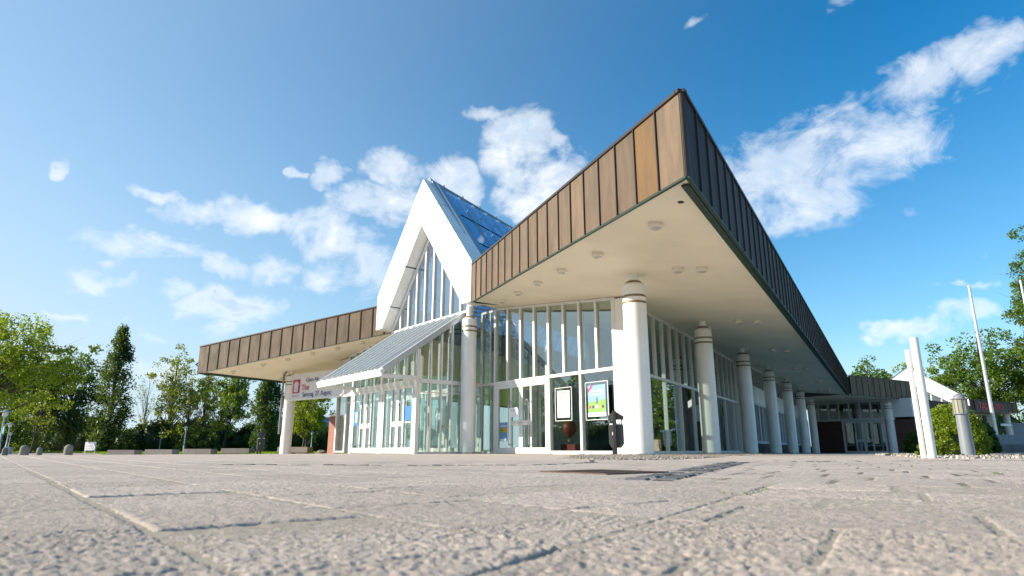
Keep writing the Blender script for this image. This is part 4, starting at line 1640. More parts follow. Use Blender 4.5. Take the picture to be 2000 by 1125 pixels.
# the two glazed sides of the porch
for s, vis in ((SR, True), (SLF, False)):
    PS = Frame(FAC(s, 0, 0), NN, (-DD[0], -DD[1], 0))
    n0, n1 = NF + 0.067, 13.93
    k = 6
    for i in range(k):
        u0, u1 = n0 + (n1 - n0) * i / k, n0 + (n1 - n0) * (i + 1) / k
        tz = lambda u: min(z_roof(u), 5.0)
        pane(PS, porch, u0 + 0.028, u1 - 0.028, 0.07, 2.05)
        pane(PS, porch, u0 + 0.028, u1 - 0.028, 2.08, 2.38)
        bar(PS, porch, u0 + 0.028, u1 - 0.028, 2.052, 2.078, -0.03, 0.03, 'glazing_bar')
        bar(PS, porch, u0 + 0.028, u1 - 0.028, 2.382, 2.52, -0.04, 0.04, 'transom')
        bar(PS, porch, u0 + 0.028, u1 - 0.028, 0.0, 0.068, -0.04, 0.04, 'sill')
        pane_poly(PS, porch, [(u0 + 0.028, 2.522), (u1 - 0.028, 2.522), (u1 - 0.028, tz(u1 - 0.028)), (u0 + 0.028, tz(u0 + 0.028))])
        bar(PS, porch, u1 - 0.026, u1 + 0.026, 0.0, tz(u1) - 0.02, -0.05, 0.05)
    # triangle under the overhang
    n2 = N0 + 0.25
    for i in range(3):
        u0, u1 = n2 + (NF - 0.07 - n2) * i / 3, n2 + (NF - 0.07 - n2) * (i + 1) / 3
        pane_poly(PS, porch, [(u0 + 0.02, 2.602), (u1 - 0.02, 2.602), (u1 - 0.02, max(2.61, z_roof(u1 - 0.02) + 0.03)), (u0 + 0.02, max(2.604, z_roof(u0 + 0.02) + 0.03))])
        if i:
            bar(PS, porch, u0 - 0.018, u0 + 0.018, 2.602, z_roof(u0), -0.04, 0.04)
# inner doors of the porch, in line with the front wall
for a, b in ((-24.9, -23.1), (-22.9, -20.6)):
    double_door(FW, a, b, 2.40)
bar(FW, porch, -24.95, -19.3, 2.402, 2.52, -0.05, 0.05, 'transom')
double_door(FW, -20.55, -19.32, 2.40)

# ---- inside: floor, back wall, ceiling beams, added dark partitions, red block for a car reflection
m = MB()
fl_ = [FAC(-32, 14.1, 0), FAC(-12.75, 14.1, 0), FAC(-18.6, 29.9, 0), FAC(-36, 29.9, 0)]
m.hexa(fl_ + [v + Vector((0, 0, 0.012)) for v in fl_])
obj('floor', m, 'inner_floor', hall)
obj('inner_wall', MB().box(FAC, -36, -18.85, 30.0, 30.2, 0.0, 4.5), 'inner_wall', hall)
obj('inner_wall', MB().box(EAV, 22.6, 60, 9.6, 9.75, 0.02, zs(9.6) - 0.03), 'dim_backing', hall)  # added partition, blocks the view through and darkens the interior
obj('inner_wall', MB().box(FAC, -17.9, -15.6, 19.6, 19.75, 0.02, 3.2), 'dim_backing', hall)  # added partition too, dark so that reflections carry the front glass
for k in range(9):
    s = -24.6 + k * 0.72
    obj('roof_truss', MB().tube(FAC(s, 15 + k * 0.2, 6.4), FAC(s, 28, 6.4), 0.04, n=6), 'white_metal', hall)
for k in range(5):
    q = FAC(-30 + k * 4.2, 19.5, 0)
    obj('inner_column', MB().lathe((q.x, q.y, 0), [(0.2, 0), (0.2, 5.0)], 16), 'column_white', hall, True)
obj('car_reflection_block', MB().box(FAC, -15.4, -14.75, 14.35, 14.7, 0.012, 0.30), 'reflected_car_red', hall)  # solid red block standing in for a car reflected in the window

# ------------------------------------------------------------------ things on and round the hall
def on_ground(x, y):
    x *= 0.969
    return Vector((x, y, ground_z(x, y)))


# banner between the left column and the corner of the hall
BL, BR = Vector((-12.48, 35.75, 0)) * 0.983, Vector((-7.75, 31.95, 0)) * 0.983
bd = (BR - BL).normalized()
BF = Frame(BL + Vector((0, 0, 2.80)), bd, (-bd.y, bd.x, 0))
ban = thing('banner', 'long white advertising banner with crimson emblem stretched from the left column to the hall', 'banner', BL + Vector((0, 0, 2.8)))
BLEN = (BR - BL).length
m = MB()
nx = 48
vs, fs = [], []
for i in range(nx + 1):
    x = 0.12 + (BLEN - 0.15) * i / nx
    y = 0.010 * math.sin(i * 1.9) + 0.006 * math.sin(i * 0.63)
    for z in (0.0, 1.28):
        vs.append(BF(x, y, z))
for i in range(nx):
    fs.append((2 * i, 2 * i + 2, 2 * i + 3, 2 * i + 1))
k = len(vs)
vs += [v + BF.y * 0.006 for v in vs]
fs += [tuple(q + k for q in f[::-1]) for f in fs]
obj('cloth', m.add(vs, fs), 'banner_white', ban)
obj('rail', MB().box(BF, 0.0, BLEN, -0.05, 0.05, -0.10, -0.012), 'gutter_white', ban)
obj('rail', MB().box(BF, 0.0, BLEN, -0.02, 0.04, 1.285, 1.325), 'gutter_white', ban)
BT = Frame(BF(0, -0.022, 0), BF.x, BF.y)
em = obj('emblem', MB().box(BT, 0.40, 1.05, -0.003, 0.003, 0.30, 1.02), 'crimson', ban)
m = MB()
arch = [(0.55, 0.36), (0.90, 0.36)] + [(0.725 + 0.20 * math.cos(t), 0.70 + 0.20 * math.sin(t)) for t in [math.pi * i / 10 for i in range(11)]]
obj('arch', m.prism(BT, arch, -0.007, -0.004), 'banner_white', em)
m = MB()
for i in range(9):
    t = math.pi * (i + 0.5) / 9
    x, z = 0.725 + 0.255 * math.cos(t), 0.70 + 0.245 * math.sin(t)
    m.box(BT, x - 0.022, x + 0.022, -0.007, -0.004, z - 0.022, z + 0.022)
obj('dots', m, 'banner_white', em)
m = MB()
for x in (0.62, 0.68, 0.725, 0.78, 0.83):
    m.box(BT, x - 0.005, x + 0.005, -0.010, -0.008, 0.42, 0.78)
obj('lines', m, 'ink_grey', em)
obj('smile', MB().path([BT(0.725 + 0.14 * math.cos(t), -0.012, 0.52 + 0.10 * math.sin(t)) for t in [math.pi + math.pi * i / 8 for i in range(9)]], 0.008, 5), 'ink_grey', em)
lettering('Open Air', 0.30, BT(1.60, 0, 0.86), BF.x, (0, 0, 1), 'ink_blue', ban)
lettering('The', 0.44, BT(1.22, 0, 0.42), BF.x, (0, 0, 1), 'ink_red', ban)
lettering('ous.', 0.44, BT(3.42, 0, 0.42), BF.x, (0, 0, 1), 'ink_red', ban)
lettering('Samstag, 27. August,', 0.34, BT(1.35, 0, 0.08), BF.x, (0, 0, 1), 'ink_blue', ban, sx=0.92)
m = MB()
x = 0.38
for i in range(15):
    wv = rnd.uniform(0.02, 0.045)
    if i != 4 and i != 11:
        m.box(BT, x, x + wv, -0.003, 0.001, 0.12, 0.12 + rnd.uniform(0.035, 0.06))
    x += wv + 0.012
obj('small_print', m, 'ink_grey', ban)
# grey down pipe / flag tube on the left column
pp = Vector((-12.58, 35.08, 0))
obj('downpipe', MB().tube(pp + Vector((0, 0, 0.95)), pp + Vector((0, 0, 4.15)), 0.055, n=12).tube(pp + Vector((0, 0, 4.15)), pp + Vector((0.15, -0.1, 4.28)), 0.05, n=10), 'pipe_grey', hall, True)
for z in (1.3, 2.7, 3.9):
    obj('bracket', MB().tube(pp + Vector((0, 0, z)), pp + Vector((0.12, 0.06, z)), 0.02, n=6), 'pipe_grey', hall)


# posters in clear hanging frames
def poster(s0, s1, z0, z1, label):
    t = thing('poster', label, 'poster', FW(s0, -0.16, z0), 'posters in clear frames')
    F = FW.at(0, -0.16)
    g = 0.10
    obj('holder', MB().box(F, s0 - g, s1 + g, 0.004, 0.012, z0 - g, z1 + g), 'glass', t)
    m = MB()
    for a, b, c, d in ((s0 - g, s1 + g, z0 - g, z0 - g + 0.014), (s0 - g, s1 + g, z1 + g - 0.014, z1 + g), (s0 - g, s0 - g + 0.014, z0 - g + 0.023, z1 + g - 0.023), (s1 + g - 0.014, s1 + g, z0 - g + 0.023, z1 + g - 0.023)):
        m.box(F, a, b, -0.012, 0.016, c, d)
    obj('edge', m, 'poster_white', t)
    for s in (s0 + 0.1, s1 - 0.1):
        obj('hook', MB().tube(F(s, 0, z1 + g), F(s, 0.02, z1 + g + 0.12), 0.008, n=6), 'steel', t)
    return t, F


t, F = poster(-14.95, -14.40, 1.10, 1.93, 'white event poster with red heading in a clear frame, left of the blue poster')
obj('sheet', MB().box(F, -14.95, -14.40, -0.004, 0.003, 1.10, 1.93), 'poster_white', t)
m = MB()
for i, (a, b) in enumerate(((-14.85, -14.55), (-14.80, -14.50), (-14.74, -14.62))):
    x = a
    while x < b:
        wv = rnd.uniform(0.025, 0.05)
        m.box(F, x, x + wv, -0.008, -0.005, 1.86 - i * 0.055, 1.89 - i * 0.055)
        x += wv + 0.012
obj('heading', m, 'sign_red', t)
obj('strip', MB().box(F, -14.94, -14.41, -0.007, -0.005, 1.11, 1.15), 'poster_sky', t)
m = MB()
for i in range(9):
    m.box(F, -14.89, -14.89 + rnd.uniform(0.3, 0.44), -0.007, -0.005, 1.21 + i * 0.06, 1.222 + i * 0.06)
obj('text_lines', m, 'poster_sky', t)

PO_ = 0.02
t, F = poster(-13.60, -12.88, 1.08, 2.00, 'blue and green poster with white heading and red corner ribbon in a clear frame')
obj('sheet', MB().box(F, -13.60, -12.88, -0.004, 0.003, 1.08, 2.00), 'poster_blue', t)
obj('field', MB().prism(F, [(-13.60, 1.20), (-12.88, 1.20), (-12.88, 1.58), (-13.24, 1.53), (-13.60, 1.51)], -0.007, -0.005), 'poster_green', t)
obj('footer', MB().box(F, -13.60, -12.88, -0.007, -0.005, 1.08, 1.198), 'poster_white', t)
obj('ribbon', MB().prism(F, [(-13.60, 1.78), (-13.60, 1.87), (-13.47, 2.0), (-13.36, 2.0)], -0.008, -0.005), 'crimson', t)
lettering('PROFITIEREN', 0.092, F(-13.24, -0.010, 1.785), FW.x, (0, 0, 1), 'poster_white', t, align='CENTER')
lettering('VON DEN BESTEN', 0.078, F(-13.24, -0.010, 1.70), FW.x, (0, 0, 1), 'poster_white', t, align='CENTER')
for i in range(5):
    x = -13.56 + i * 0.13
    obj('picture', MB().box(F, x, x + 0.085, -0.010, -0.008, 1.32, 1.40), ('sign_red', 'sign_dark', 'poster_white', 'poster_orange', 'sign_dark')[i], t)
obj('figure', MB().lathe(F(-13.24, -0.012, 1.46), [(0.02, 0), (0.035, 0.05), (0.02, 0.11), (0.03, 0.15), (0.0, 0.19)], 8), 'ink_grey', t)

# flyers on the doors
def flyer(F, s0, s1, z0, z1, mat, label, extra=()):
    t = tag(obj('flyer', MB().box(F, s0, s1, -0.034, -0.03, z0, z1), mat), label, 'flyer')
    for (a, b, c, d, mm) in extra:
        obj('patch', MB().box(F, s0 + (s1 - s0) * a, s0 + (s1 - s0) * b, -0.038, -0.0355, z0 + (z1 - z0) * c, z0 + (z1 - z0) * d), mm, t)
    return t


flyer(FW, -18.10, -17.66, 0.42, 1.06, 'poster_blue', 'blue flyer with green and orange squares stuck on the door beside the gable column',
      ((0.05, 0.5, 0.45, 0.72, 'poster_green'), (0.5, 0.95, 0.45, 0.72, 'poster_orange'), (0.1, 0.9, 0.02, 0.12, 'poster_white'), (0.1, 0.9, 0.78, 0.82, 'poster_white')))
flyer(PF, SR - 0.75, SR - 0.27, 1.12, 1.60, 'door_blue', 'blue sticker on the rightmost leaf of the porch doors', ((0.1, 0.9, -0.18, -0.1, 'poster_white'),))
flyer(PF, SLF + 0.22, SLF + 0.62, 1.05, 1.62, 'door_blue', 'blue sticker with white letter on the leftmost leaf of the porch doors', ((0.35, 0.8, 0.2, 0.9, 'poster_sky'),))
flyer(FAC.at(0, 13.6), -17.05, -16.65, 1.2, 1.5, 'poster_white', 'small white notice behind the glass of the front door', ((0.1, 0.9, 0.7, 0.75, 'ink_grey'),))

# red hot-air balloon ornament hanging inside the window
bc = FW(-15.0, 0.38, 0.40)
bal = thing('hanging_balloon', 'red hot air balloon ornament hanging behind the window under the white poster', 'balloon', bc)
obj('envelope', MB().lathe(bc, [(0.04, 0.10), (0.12, 0.18), (0.20, 0.29), (0.23, 0.41), (0.205, 0.52), (0.13, 0.60), (0.0, 0.635)], 20), 'balloon_red', bal, True)
obj('basket', MB().lathe(bc, [(0.05, -0.03), (0.065, 0.05)], 10), 'ring_gold', bal, True)
for a in range(4):
    d = Vector((math.cos(a * 1.57), math.sin(a * 1.57), 0))
    obj('cord', MB().tube(bc + d * 0.055 + Vector((0, 0, 0.05)), bc + d * 0.06 + Vector((0, 0, 0.12)), 0.005, n=5), 'sign_dark', bal)


# litter bins
def litter_bin(loc, label, rz):
    t = thing('litter_bin', label, 'litter bin', loc, 'dark litter bins', rz)
    F = Frame(loc, (1, 0, 0), (0, 1, 0))
    obj('post', MB().box(F, -0.045, 0.045, -0.26, -0.19, -0.05, 1.12), 'black_metal', t, bevel=0.006)
    obj('post', MB().box(F, -0.15, -0.07, 0.10, 0.16, -0.05, 0.30), 'black_metal', t)
    ch = 0.07
    prof = [(-0.165 + ch, 0.18), (0.165 - ch, 0.18), (0.165, 0.28), (0.165, 0.76), (-0.165, 0.76), (-0.165, 0.28)]
    obj('bin_body', MB().prism(F, prof, -0.185, 0.16), 'bin_grey', t, bevel=0.01)
    obj('bin_rim', MB().box(F, -0.15, 0.15, -0.165, 0.14, 0.762, 0.80), 'poster_white', t)
    hood = [(-0.175, 0.90), (0.175, 0.90), (0.175, 1.0), (0.02, 1.10), (-0.02, 1.10), (-0.175, 1.0)]
    obj('hood', MB().prism(F, hood, -0.187, 0.17), 'bin_grey', t, bevel=0.008)
    for x in (-0.15, 0.15):
        obj('hood_strut', MB().box(F, x - 0.012, x + 0.012, -0.02, 0.02, 0.76, 0.90), 'black_metal', t)
    obj('label_plate', MB().box(F, -0.08, -0.02, -0.192, -0.187, 0.5, 0.58), 'poster_white', t)
    return t


lb = litter_bin(FW(-11.62, -1.15, 0.0), 'dark litter bin with hood standing in front of the glass beside the nearest column', R(-20))
dup(lb, on_ground(-12.55, 31.6), 'dark litter bin with hood standing before the rightmost long concrete bench', R(25))


# concrete benches
def bench(loc, label, rz, L=1.9, D=0.75, H=0.46, grp='long concrete benches'):
    t = thing('concrete_bench', label, 'bench', loc, grp, rz)
    F = Frame(loc, (1, 0, 0), (0, 1, 0))
    obj('seat', MB().box(F, -L / 2, L / 2, -D / 2, D / 2, 0.14, H), 'bench_concrete', t, bevel=0.015)
    for x in (-L * 0.20, L * 0.27):
        obj('leg', MB().box(F, x - 0.27, x + 0.27, -D * 0.38, D * 0.38, -0.06, 0.139), 'bench_concrete', t)
    return t


bx = [-26.0, -23.3, -20.6, -17.95]
bl = ['leftmost of the four long concrete benches, at the edge of the lawn', 'second long concrete bench from the left, below the taller white lamp post',
      'third long concrete bench from the left, below the trees with leaning trunks', 'rightmost of the four long concrete benches, behind the litter bin']
b0 = bench(on_ground(bx[0], 42.6), bl[0], R(-7))
for k in range(1, 4):
    dup(b0, on_ground(bx[k], 42.6 - 0.35 * k), bl[k], R(-7))
bench(on_ground(-13.2, 38.6), 'short concrete block bench behind the left column', R(-10), 1.9, 0.7, 0.46, 'block benches by the left column')

# stone bollards
def stone_bollard(loc, label, s=1.0):
    m = MB().lathe(loc, [(0.215, -0.1), (0.21, 0.2), (0.20, 0.46)] + [(0.20 * math.cos(t), 0.46 + 0.19 * math.sin(t)) for t in (0.3, 0.6, 0.9, 1.2, 1.45)], 22)
    mv = []
    for v in m.v:
        d = 1 + 0.05 * (math.sin(v[0] * 23 + v[2] * 17) * math.sin(v[1] * 19 + v[2] * 13))
        mv.append((loc.x + (v[0] - loc.x) * d * s, loc.y + (v[1] - loc.y) * d * s, loc.z + (v[2] - loc.z) * s))
    m.v = mv
    return tag(obj('stone_bollard', m, 'bollard_stone', None, True), label, 'bollard', 'weathered stone bollards')


stone_bollard(on_ground(-26.0, 33.8), 'large round topped stone bollard on the path, nearest the left edge')
stone_bollard(on_ground(-23.5, 33.6), 'round topped stone bollard at the corner of the lawn, left of the white notice board')
stone_bollard(on_ground(-42.2, 52.8), 'small far stone bollard beside the lamp posts at the left edge')
stone_bollard(on_ground(-40.6, 54.5), 'small far stone bollard in front of the grey building')

# boulders on the lawn
def boulder(x, y, r, label):
    c = on_ground(x, y)
    m = MB()
    n, k = 10, 6
    vs = []
    for j in range(k + 1):
        ph = -0.3 + (math.pi / 2 + 0.3) * j / k
        for i in range(n):
            th = 2 * math.pi * i / n
            d = r * (1 + 0.22 * math.sin(3 * th + x) * math.cos(ph * 2) + 0.12 * math.sin(5 * th + j))
            vs.append(c + Vector((d * 1.3 * math.cos(th) * math.cos(ph), d * math.sin(th) * math.cos(ph), d * 0.75 * math.sin(ph))))
    fs = [(j * n + i, j * n + (i + 1) % n, (j + 1) * n + (i + 1) % n, (j + 1) * n + i) for j in range(k) for i in range(n)]
    return tag(obj('boulder', m.add(vs, fs), 'boulder', None, True), label, 'boulder', 'boulders on the grass')


boulder(-11.15, 37.2, 0.29, 'largest brown boulder leaning by the brick pier')
boulder(-14.0, 41.5, 0.32, 'grey boulder on the grass left of the brick pier')
boulder(-16.6, 45.2, 0.22, 'small grey boulder on the grass near the left column')
boulder(-18.3, 43.6, 0.30, 'pale boulder lying behind the rightmost long bench')

# notice board on legs
nb_l = on_ground(-44.3, 66.5)
NF_ = Frame(nb_l, Vector((0.93, -0.36, 0)).normalized(), Vector((0.36, 0.93, 0)).normalized())
nbd = thing('notice_board', 'white notice board on two legs standing on the lawn', 'notice board', nb_l)
obj('board', MB().box(NF_, -0.75, 0.75, -0.03, 0.03, 0.28, 1.12), 'far_white', nbd)
for x in (-0.72, 0.72):
    obj('leg', MB().box(NF_, x - 0.04, x + 0.04, 0.031, 0.10, -0.2, 1.12), 'far_white', nbd)
m = MB()
for z, a, b in ((0.92, -0.3, 0.3), (0.72, -0.55, 0.5), (0.66, -0.5, 0.42), (0.5, -0.6, 0.55), (0.42, -0.6, 0.35)):
    m.box(NF_, a, b, -0.036, -0.031, z, z + 0.04)
obj('text_lines', m, 'ink_grey', nbd)


# street lamps
def street_lamp(loc, H, label, grp='white lamp posts'):
    t = thing('street_lamp', label, 'street lamp', loc, grp)
    k = H / 3.6
    obj('pole', MB().lathe(loc, [(0.11 * k, -0.2), (0.11 * k, 1.0 * k), (0.075 * k, 1.06 * k), (0.06 * k, H - 0.55 * k)], 12), 'lamp_blue', t, True)
    obj('lantern', MB().lathe(loc, [(0.10 * k, H - 0.55 * k), (0.17 * k, H - 0.45 * k), (0.19 * k, H - 0.2 * k)], 14), 'poster_white', t, True)
    obj('shade', MB().lathe(loc, [(0.40 * k, H - 0.2 * k), (0.40 * k, H - 0.17 * k), (0.18 * k, H - 0.10 * k), (0.10 * k, H - 0.03 * k), (0.02, H)], 18), 'lamp_blue', t, True)
    return t


l0 = street_lamp(on_ground(-36.0, 69.5), 2.75, 'tall white lamp post standing above the second bench from the left')
dup(l0, on_ground(-43.4, 78.0), 'shorter white lamp post in front of the dark hedge, left of the taller one', scale=0.86)
dup(l0, on_ground(-24.1, 76.0), 'distant lamp post framed between the left column and the brick pier', scale=0.85)
street_lamp(on_ground(-35.0, 43.2), 3.15, 'tall lamp post with teal sign at the left edge', 'lamp posts at the left edge')
l2 = street_lamp(on_ground(-48.1, 60.2), 2.85, 'middle lamp post at the left edge, in front of the maple', 'lamp posts at the left edge')
dup(l2, on_ground(-51.3, 64.5), 'slender lamp post right of the other two at the left edge', scale=0.72)
tl = on_ground(-35.0, 43.2)
TF = Frame(tl, Vector((0.8, -0.6, 0)), Vector((0.6, 0.8, 0)))
ts = tag(obj('teal_sign', MB().box(TF, 0.10, 0.46, -0.02, 0.02, 1.55, 2.05), 'teal'), 'small teal sign with pale figures hung on a lamp post', 'sign')
obj('figures', MB().box(TF, 0.18, 0.26, -0.026, -0.021, 1.65, 1.9).box(TF, 0.30, 0.36, -0.026, -0.021, 1.62, 1.95), 'poster_sky', ts)
cb = on_ground(-47.4, 59.6)
cbt = thing('utility_cabinet', 'grey round topped utility cabinet beside the lamp posts', 'cabinet', cb)
obj('cabinet_body', MB().box(Frame(cb, (1, 0, 0), (0, 1, 0)), -0.28, 0.28, -0.2, 0.2, -0.1, 0.5), 'lamp_blue', cbt, bevel=0.03)
obj('cabinet_lid', MB().prism(Frame(cb, (1, 0, 0), (0, 1, 0)), [(0.29 * math.cos(math.pi * i / 8), 0.502 + 0.14 * math.sin(math.pi * i / 8)) for i in range(9)], -0.21, 0.21), 'lamp_blue', cbt)

# ------------------------------------------------------------------ right hand side
# double white flag tube
dp = on_ground(6.98, 10.55)
fp = thing('flagpole_stump', 'thick white double tube pole standing in gravel before the bright bush', 'pole', dp + Vector((0, 0, 0)))
obj('tube', MB().tube(dp + Vector((0, 0, -0.1)), dp + Vector((0, 0, 1.96)), 0.066, n=24), 'pole_white', fp, True)
q = dp + Vector((-0.092, 0.075, 0))
obj('tube', MB().tube(q + Vector((0, 0, -0.1)), q + Vector((0, 0, 1.76)), 0.040, n=20), 'pole_white', fp, True)
for z in (0.62, 1.5):
    obj('clamp', MB().tube(dp + Vector((0, 0.05, z)), q + Vector((0, 0, z)), 0.02, n=8), 'pole_metal', fp)
for (x, y, H, lb_) in ((27.35, 35.6, 9.35, 'tall slim flagpole rising in front of the red lettered sign'), (36.5, 42.6, 11.6, 'slim flagpole cut by the right edge of the picture')):
    c = on_ground(x, y)
    t = thing('flagpole', lb_, 'flagpole', c, 'tall slim flagpoles')
    obj('shaft', MB().tube(c + Vector((0, 0, -0.1)), c + Vector((0, 0, H)), 0.105, 0.065, 18), 'pole_metal', t, True)
    obj('cap', MB().lathe(c, [(0.07, H), (0.07, H + 0.05), (0.0, H + 0.09)], 12), 'pole_metal', t, True)
    obj('base_plate', MB().lathe(c, [(0.2, -0.05), (0.2, 0.02)], 12), 'pole_metal', t, True)

# bollard light
bb = on_ground(8.88, 12.35)
bt = thing('bollard_light', 'grey bollard light with ribbed lantern and domed cap in front of the bush', 'bollard light', bb)
obj('shaft', MB().lathe(bb, [(0.118, -0.1), (0.106, 0.78)], 28), 'bollard_grey_shaded', bt, True)
obj('collar', MB().lathe(bb, [(0.125, 0.782), (0.140, 0.79), (0.140, 0.806), (0.125, 0.81)], 28), 'bollard_grey_shaded', bt, True)
obj('lantern', MB().lathe(bb, [(0.118, 0.81), (0.118, 1.07)], 28), 'lantern_glass', bt, True)
for i in range(12):
    a = i * math.pi / 6 + 0.1
    c = bb + Vector((0.122 * math.cos(a), 0.122 * math.sin(a), 0))
    obj('rib', MB().tube(c + Vector((0, 0, 0.811)), c + Vector((0, 0, 1.069)), 0.007, n=6), 'bollard_grey_shaded', bt)
obj('cap', MB().lathe(bb, [(0.145, 1.07), (0.148, 1.085), (0.105, 1.09)] + [(0.102 * math.cos(t), 1.09 + 0.09 * math.sin(t)) for t in (0.25, 0.5, 0.8, 1.1, 1.4)], 28), 'bollard_grey_shaded', bt, True)

# terrace walls and the restaurant behind
tw = thing('terrace_wall', 'low dark stone wall with a paler step behind it at the right edge', 'wall', (24, 31, -0.1))
WF = Frame((20.5, 28.2, -0.1), Vector((0.9, 0.43, 0)).normalized(), Vector((0.62, 0.785, 0)).normalized())
x = 0.0
while x < 20:
    L = rnd.uniform(0.9, 1.2)
    for z in (0.0, 0.23):
        obj('stone_block', MB().box(WF, x + 0.006, x + L - 0.006, rnd.uniform(0, 0.02), 0.3, z + 0.004, z + 0.226), 'granite_sett', tw)
    x += L
obj('coping', MB().box(WF, -0.05, 20.1, -0.04, 0.34, 0.465, 0.52), 'wall_stone', tw)
obj('step', MB().box(WF, 0, 26, 4.0, 4.6, 0.0, 0.95), 'wall_stone', tw)
obj('step', MB().box(WF, 2, 34, 10.0, 10.6, 0.0, 1.62), 'wall_stone', tw)
obj('coping', MB().box(WF, 1.9, 34.1, 9.95, 10.65, 1.622, 1.72), 'wall_stone', tw)
obj('terrace', MB().box(WF, 0.1, 34, 0.31, 3.99, 0.0, 0.40), 'paver_far', tw)
obj('terrace', MB().box(WF, 2, 34, 10.61, 40, 0.0, 1.35), 'paver_far', tw)

RA, RB = Vector((46.4, 65.2, 0)), Vector((55.2, 70.4, 0))
rd = (RB - RA).normalized()
RF = Frame(RA, rd, (-rd.y, rd.x, 0))
RL = (RB - RA).length
rest = thing('restaurant', 'low restaurant building with copper edged roof and white framed windows behind the terrace', 'building', RA)
ZR0, ZR1 = 4.0, 5.05
obj('roof', MB().box(RF, -6, RL, 0.06, 12, ZR0, ZR1 - 0.03), 'deck_grey', rest)
obj('soffit', MB().box(RF, -6, RL - 0.02, 0.04, 12, ZR0 - 0.06, ZR0 - 0.002), 'soffit_cream', rest)
n = 15
for i in range(n):
    a, b = -6 + (RL + 6) * i / n, -6 + (RL + 6) * (i + 1) / n
    obj('copper_panel', MB().box(RF, a + 0.02, b - 0.02, 0.0, 0.03, ZR0, ZR1), 'copper', rest)
    obj('standing_seam', MB().box(RF, b - 0.018, b + 0.018, -0.05, 0.055, ZR0, ZR1), 'dark_trim', rest)
obj('side_fascia', MB().box(RF, RL - 0.01, RL + 0.03, 0.06, 12, ZR0, ZR1), 'copper_shaded', rest)
obj('coping', MB().box(RF, -6, RL + 0.05, -0.07, 12, ZR1 + 0.002, ZR1 + 0.06), 'dark_trim', rest)
for x in (1.6, 4.1, 6.6):
    wn = obj('window', MB().box(RF, x, x + 0.12, 2.0, 2.1, 1.2, 3.9).box(RF, x + 0.12, x + 2.3, 2.0, 2.1, 3.78, 3.9).box(RF, x + 0.12, x + 2.3, 2.0, 2.1, 2.6, 2.75).box(RF, x + 1.2, x + 1.3, 2.0, 2.1, 2.751, 3.779), 'poster_white', rest)
    obj('pane', MB().box(RF, x + 0.12, x + 1.199, 2.04, 2.06, 2.751, 3.779), 'far_glass', wn)
    obj('pane', MB().box(RF, x + 1.301, x + 2.3, 2.04, 2.06, 2.751, 3.779), 'far_glass', wn)
    obj('pane', MB().box(RF, x + 0.12, x + 2.3, 2.04, 2.06, 1.2, 2.599), 'far_glass', wn)
obj('wall', MB().box(RF, -5.5, RL - 1.0, 2.2, 11, 0.5, ZR0 - 0.07), 'far_glass', rest)
for x in (-0.6, 9.6):
    q = RF(x, 0.9, 0)
    obj('column', MB().lathe((q.x, q.y, 0), [(0.32, 0.4), (0.32, ZR0 - 0.07)], 20), 'column_white', rest, True)
obj('wall_panel', MB().box(RF, -1.8, 1.4, 1.7, 1.9, 2.9, ZR0 - 0.07), 'white_panel', rest)
# white pergola before the windows
pg = thing('pergola', 'white post and beam pergola in front of the restaurant windows', 'pergola', RF(2.6, -2, 1.3))
obj('beam', MB().box(RF, 1.2, 8.6, -2.1, -1.9, 2.42, 2.64), 'poster_white', pg)
for x in (3.3, 7.0):
    obj('post', MB().box(RF, x, x + 0.35, -2.08, -1.92, 0.6, 2.418), 'poster_white', pg)
    obj('brace', MB().hexa([RF(x + 0.4, -2.06, 0.6), RF(x + 0.6, -2.06, 0.6), RF(x + 0.6, -1.94, 0.6), RF(x + 0.4, -1.94, 0.6), RF(x + 0.37, -2.06, 2.4), RF(x + 0.5, -2.06, 2.4), RF(x + 0.5, -1.94, 2.4), RF(x + 0.37, -1.94, 2.4)]), 'poster_white', pg)
sg = thing('restaurant_sign', 'dark sign board with uneven red letters STADISSIMO on the copper roof edge', 'sign', RF(0.9, -0.1, ZR0))
obj('board', MB().box(RF, 0.85, 7.85, -0.10, -0.07, ZR0 - 0.05, ZR1 - 0.04), 'sign_dark', sg)
x = 1.05
for i, chx in enumerate('sTADiSSiMO'):
    size = (0.80, 0.86, 1.20, 0.78, 0.80, 0.80, 0.78, 0.80, 0.82, 0.80)[i]
    dz = (0.22, 0.24, 0.03, 0.22, 0.20, 0.18, 0.18, 0.18, 0.2, 0.18)[i]
    lettering(chx, size * 1.05, RF(x, -0.115, ZR0 + dz), rd, (0, 0, 1), 'sign_red', sg, 'letter', 0.03)
    x += (0.52, 0.55, 0.78, 0.60, 0.34, 0.55, 0.58, 0.36, 0.80, 0.6)[i]
# feather flag
fl = RF(4.4, -4.5, 0.9)
ff = thing('feather_flag', 'narrow blue advertising flag with white figure before the restaurant', 'flag', fl)
obj('mast', MB().tube(fl, fl + Vector((0, 0, 3.3)), 0.03, n=8), 'pole_metal', ff)
m = MB()
pts = [(0.03, 0.4), (0.95, 0.3), (0.85, 1.6), (0.6, 2.5), (0.3, 3.1), (0.03, 3.25)]
FL = Frame(fl, rd, RF.y)
obj('cloth', MB().prism(FL, pts, -0.01, 0.01), 'flag_blue', ff)
obj('figure', MB().box(FL, 0.2, 0.5, -0.016, -0.012, 1.15, 1.9), 'poster_white', ff)
obj('spot', MB().tube(FL(0.42, -0.014, 2.02), FL(0.42, -0.02, 2.02), 0.13, n=14), 'sign_red', ff)

